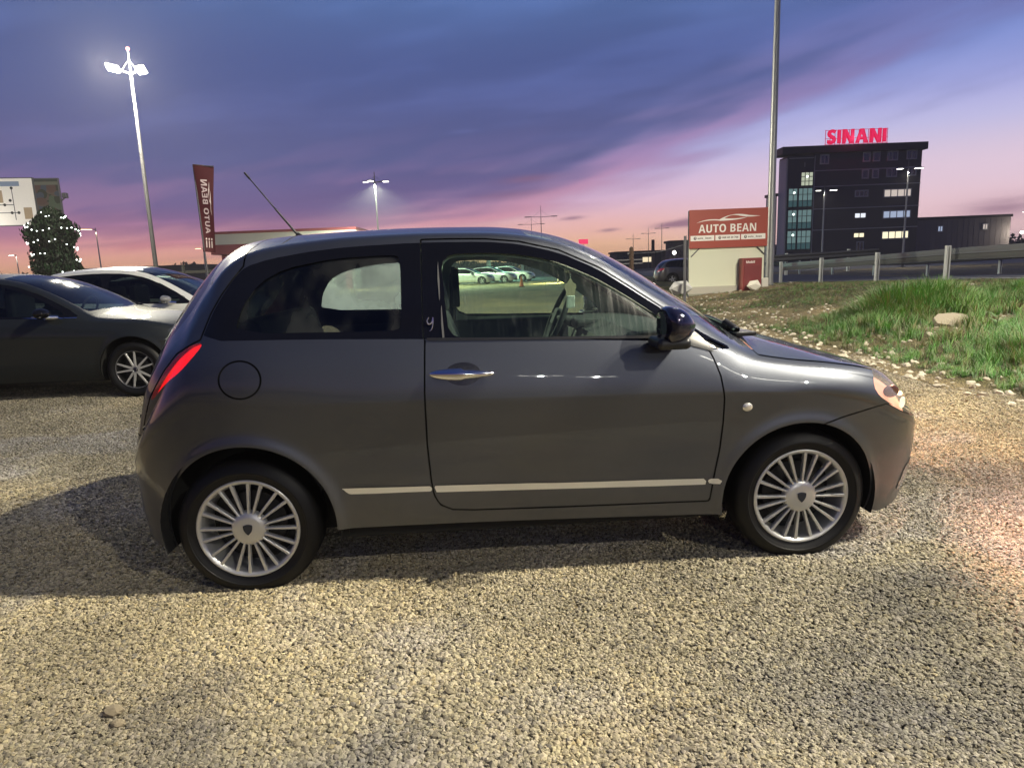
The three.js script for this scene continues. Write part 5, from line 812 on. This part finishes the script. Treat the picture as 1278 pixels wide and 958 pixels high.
{
  const t = thing('festive_tree', 'dense dark evergreen wound with white fairy lights, left of the lamp post', 'tree', [-20.15, 0, -30]), rad = (y) => 0.86 * Math.min(1, (y - 0.7) / 0.5) * Math.min(1, Math.sqrt(Math.max(0, 4.62 - y) / 0.75)) * (1 + 0.1 * Math.sin(y * 4));
  part('trunk', [cyl(0.13, 0.05, 3.6, 0, 0, 0, 10), ...Array.from({ length: 9 }, (_, k) => rod([0, 1 + k * 0.33, 0], [Math.cos(k * 2.4) * 0.7, 1.4 + k * 0.35, Math.sin(k * 2.4) * 0.7], 0.035, 6, 0.012))], std([0.05, 0.035, 0.025], 0.9), t);
  part('crown', leafCrown(301, 15000, (q) => { const y = 0.8 + 3.85 * q(), a = q() * 6.283, lump = 1 + 0.14 * Math.sin(a * 3 + y * 2.3) + 0.10 * Math.sin(a * 7 - y * 4), d = rad(y) * lump * (0.35 + 0.65 * Math.sqrt(q())) * (q() < 0.06 ? 1.1 : 1); return [Math.cos(a) * d, y + 0.15 * (q() - 0.5), Math.sin(a) * d]; }, 0.085), phy([0.009, 0.020, 0.009], 0.95, { specularIntensity: 0.15, ior: 1.15, transmission: 0.3, thickness: 0, side: THREE.DoubleSide }), t);
  const s = thing('fairy_lights', 'string of small white fairy lights wound around the dark evergreen', 'string lights', [-20.15, 0, -30]), q = rng(33), bulb = new THREE.SphereGeometry(0.024, 8, 6), mat = glow([0.9, 1, 0.92], 9), pts = [];
  for (let k = 0; k < 150; k++) { const f = k / 150, a = f * 6.283 * 5.3, y = 1.2 + 3.2 * f + 0.10 * Math.sin(a * 2.3), d = rad(y) * 1.06 + 0.03; pts.push([Math.cos(a) * d, y, Math.sin(a) * d]); if (q() < 0.72) { const m = part('bulb', bulb, mat, s); m.position.set(Math.cos(a) * d * 1.02, y + (q() - 0.5) * 0.12, Math.sin(a) * d * 1.02); } }
  part('cable', tube(pts, 0.008, 400, 4), M.matBlack, s);
}
{ // low fence and the dark skyline
  const t = thing('dark_fence', 'low dark fence behind the parked cars, right of the lamp post', 'fence', [0, 0, -25]);
  part('rail', [box(6, 0.10, 0.05, -11, 1.60, 0), box(6, 0.06, 0.05, -11, 1.15, 0)], M.matBlack, t); for (let k = 0; k < 5; k++) part('post', cyl(0.07, 0.06, 1.85, -13.6 + k * 1.5, 0, 0, 10), M.matBlack, t);
  const r = rng(91), treesAt = [];
  const far = new THREE.Group(); far.name = 'distant_trees'; far.userData.kind = 'stuff'; scene.add(far);
  const clump = leafCrown(12, 240, (q) => { const a = q() * 6.283, b = Math.acos(2 * q() - 1), d = 0.6 + 0.4 * q(); return [Math.sin(b) * Math.cos(a) * d, Math.cos(b) * d * 0.8 + 0.6, Math.sin(b) * Math.sin(a) * d]; }, 0.16);
  const spots = []; for (let i = 0; i < 420; i++) { const x = -260 + 520 * r(), z = -190 - 60 * r(), h = (1.0 + 1.7 * fbm(x * 0.03, 1, 3, 4) + r()) * (x > -10 && x < 60 ? 0.8 : 1); for (let k = 0; k < 2; k++) spots.push([x + (r() - 0.5) * 4, 0.5 + k * h * 0.5, z, h * (0.7 + 0.4 * r()), r() * 6]); }
  const m = new THREE.InstancedMesh(clump, std([0.02, 0.024, 0.014], 0.95, { side: THREE.DoubleSide }), spots.length), M4 = new THREE.Matrix4(), qq = new THREE.Quaternion(), up = new THREE.Vector3(0, 1, 0); m.name = 'tree_clump'; m.userData.kind = 'stuff'; spots.forEach(([x, y, z, s, a], i) => { qq.setFromAxisAngle(up, a); M4.compose(new THREE.Vector3(x, y, z), qq, new THREE.Vector3(s * 1.6, s, s * 1.6)); m.setMatrixAt(i, M4); }); far.add(m);
  const shed = (name, label, x, z, w, h, d, col, lamp) => { const b = thing(name, label, 'building', [x, 0, z]); part('wall', box(w, h, d, 0, h / 2, 0), std(col, 0.85), b); part('roof', box(w + 0.6, 0.4, d + 0.6, 0, h + 0.2, 0), std([0.03, 0.028, 0.03], 0.8), b); for (let k = 0; k < 3; k++) part('window', box(w * 0.14, h * 0.3, 0.1, w * (-0.3 + 0.3 * k), h * 0.55, d / 2 + 0.05), lamp && k === 1 ? lit.warm : M.paneDark, b); };
  shed('distant_shed', 'long low dark shed on the skyline left of the lamp post', -92, -170, 34, 4.6, 12, [0.05, 0.035, 0.03]); shed('distant_shed', 'small dark shed on the skyline between the lamp post and the banner', -66, -165, 15, 4.0, 10, [0.06, 0.04, 0.035], true);
  shed('distant_shed', 'low dark shed on the skyline beyond the windscreen of the hatchback', 32, -158, 14, 3.6, 10, [0.055, 0.045, 0.05], true); shed('distant_block', 'dark square building just left of the thin post by the red sign', 31, -122, 3.2, 4.6, 4, [0.06, 0.045, 0.06]);
  const ch = thing('thin_chimney', 'short brown chimney among the thin lamps left of the red sign', 'chimney', [32.3, 0, -148]); part('shaft', cyl(0.4, 0.35, 6.2, 0, 0, 0, 12), std([0.12, 0.07, 0.06], 0.8), ch);
  const rs = thing('small_red_sign', 'small red lit sign board showing over the front of the hatchback roof', 'sign', [6.85, 0, -60]); part('pole', cyl(0.07, 0.06, 3.1, 0, 0, 0, 10), M.galvDark, rs); part('lamp_panel', box(0.85, 0.42, 0.12, 0, 3.35, 0, 0.02), glow([0.85, 0.05, 0.14], 1.1), rs);
  // flood lights near the skyline at the right
  for (const [x, y, z, l] of [[25.0, 2.5, -100, 'bright white flood lamp low on the skyline just left of the thin post'], [98.5, 4.2, -128, 'bright flood lamp at the right end of the low grey shed']]) { const f = thing('flood_lamp', l, 'flood lamp', [x, 0, z]); part('pole', cyl(0.07, 0.06, y, 0, 0, 0, 8), M.galvDark, f); part('lamp_head', new THREE.SphereGeometry(0.24, 14, 10).translate(0, y + 0.1, 0), M.led, f); const L = new THREE.PointLight(0xfff0d8, 60); L.position.set(0, y + 0.1, 0); L.castShadow = true; f.add(L); }
}
// ---------------------------------------------------------------- seen through the door glass: the far lot
{
  makeCar('silver_car', 'nearest silver car parked on the far lot, seen through the door window', [-4.6, 0, -57], -0.25, { h: 0.98, w: 0.88, res: 40, paint: silver });
  makeCar('silver_car', 'second silver car on the far lot, half behind the nearest, seen through the door window', [-2.6, 0, -60.5], -0.35, { h: 1.0, w: 0.88, res: 40, paint: silver });
  makeCar('silver_car', 'third and farthest pale car of the row seen through the door window', [-0.8, 0, -64], -0.4, { h: 1.0, w: 0.88, res: 40, paint: white });
  const t = thing('green_station', 'filling station with a glowing green canopy band, seen through the door window', 'canopy', [-0.2, 0, -76]);
  part('canopy', box(4.4, 0.5, 5, 0, 4.3, -2), M.concrete, t); part('lamp_band', box(4.5, 0.42, 0.15, 0, 4.3, 0.6), glow([0.05, 0.95, 0.5], 2.2), t); for (const x of [-1.9, 1.9]) part('column', box(0.3, 4.05, 0.3, x, 2.02, -1), M.galv, t); part('lamp_panel', box(3.4, 0.06, 3.6, 0, 4.0, -2), glow([0.8, 1, 0.85], 4), t);
  const L = new THREE.PointLight(new THREE.Color().setRGB(0.5, 1, 0.75), 260); L.position.set(0, 3.7, -1.6); L.castShadow = true; t.add(L);
  const ps = thing('price_pylon', 'green lit pylon sign beside the filling station seen through the door window', 'sign', [-2.2, 0, -75]); part('post', box(0.3, 2.6, 0.2, 0, 1.3, 0), M.galv, ps); part('lamp_panel', box(1.1, 2.0, 0.2, 0, 3.4, 0, 0.04), glow([0.04, 0.75, 0.42], 1.8), ps);
  const c = thing('traffic_cone', 'small traffic cone on the far lot seen through the door window', 'cone', [0.9, 0, -45]); part('cone', cyl(0.16, 0.03, 0.7, 0, 0.03, 0, 14), std([0.5, 0.12, 0.03], 0.6), c); part('base', box(0.42, 0.04, 0.42, 0, 0.02, 0), M.matBlack, c);
  lampPost({ at: [3.9, 0, -52], height: 1.3, heads: [[-0.3, 0.1, 0.5]], r: 0.06, power: 500, color: [1, 0.72, 0.34], led: glow([1, 0.7, 0.35], 14), label: 'low orange lamp on the far lot seen through the front of the door window' });
}
// passing cars on the road beyond the windscreen
makeCar('passing_car', 'dark car on the road beyond the windscreen, left of the red sign', [9.2, 0, -38], 0.0, { h: 1.0, w: 0.88, res: 44, paint: carPaint([0.03, 0.03, 0.035], 0.3) });
// thin evening haze: far things soften, and the air glows a little round the lamps
scene.fog = new THREE.FogExp2(0xd8d4dc, 0.00046);
renderer.render(scene, camera);
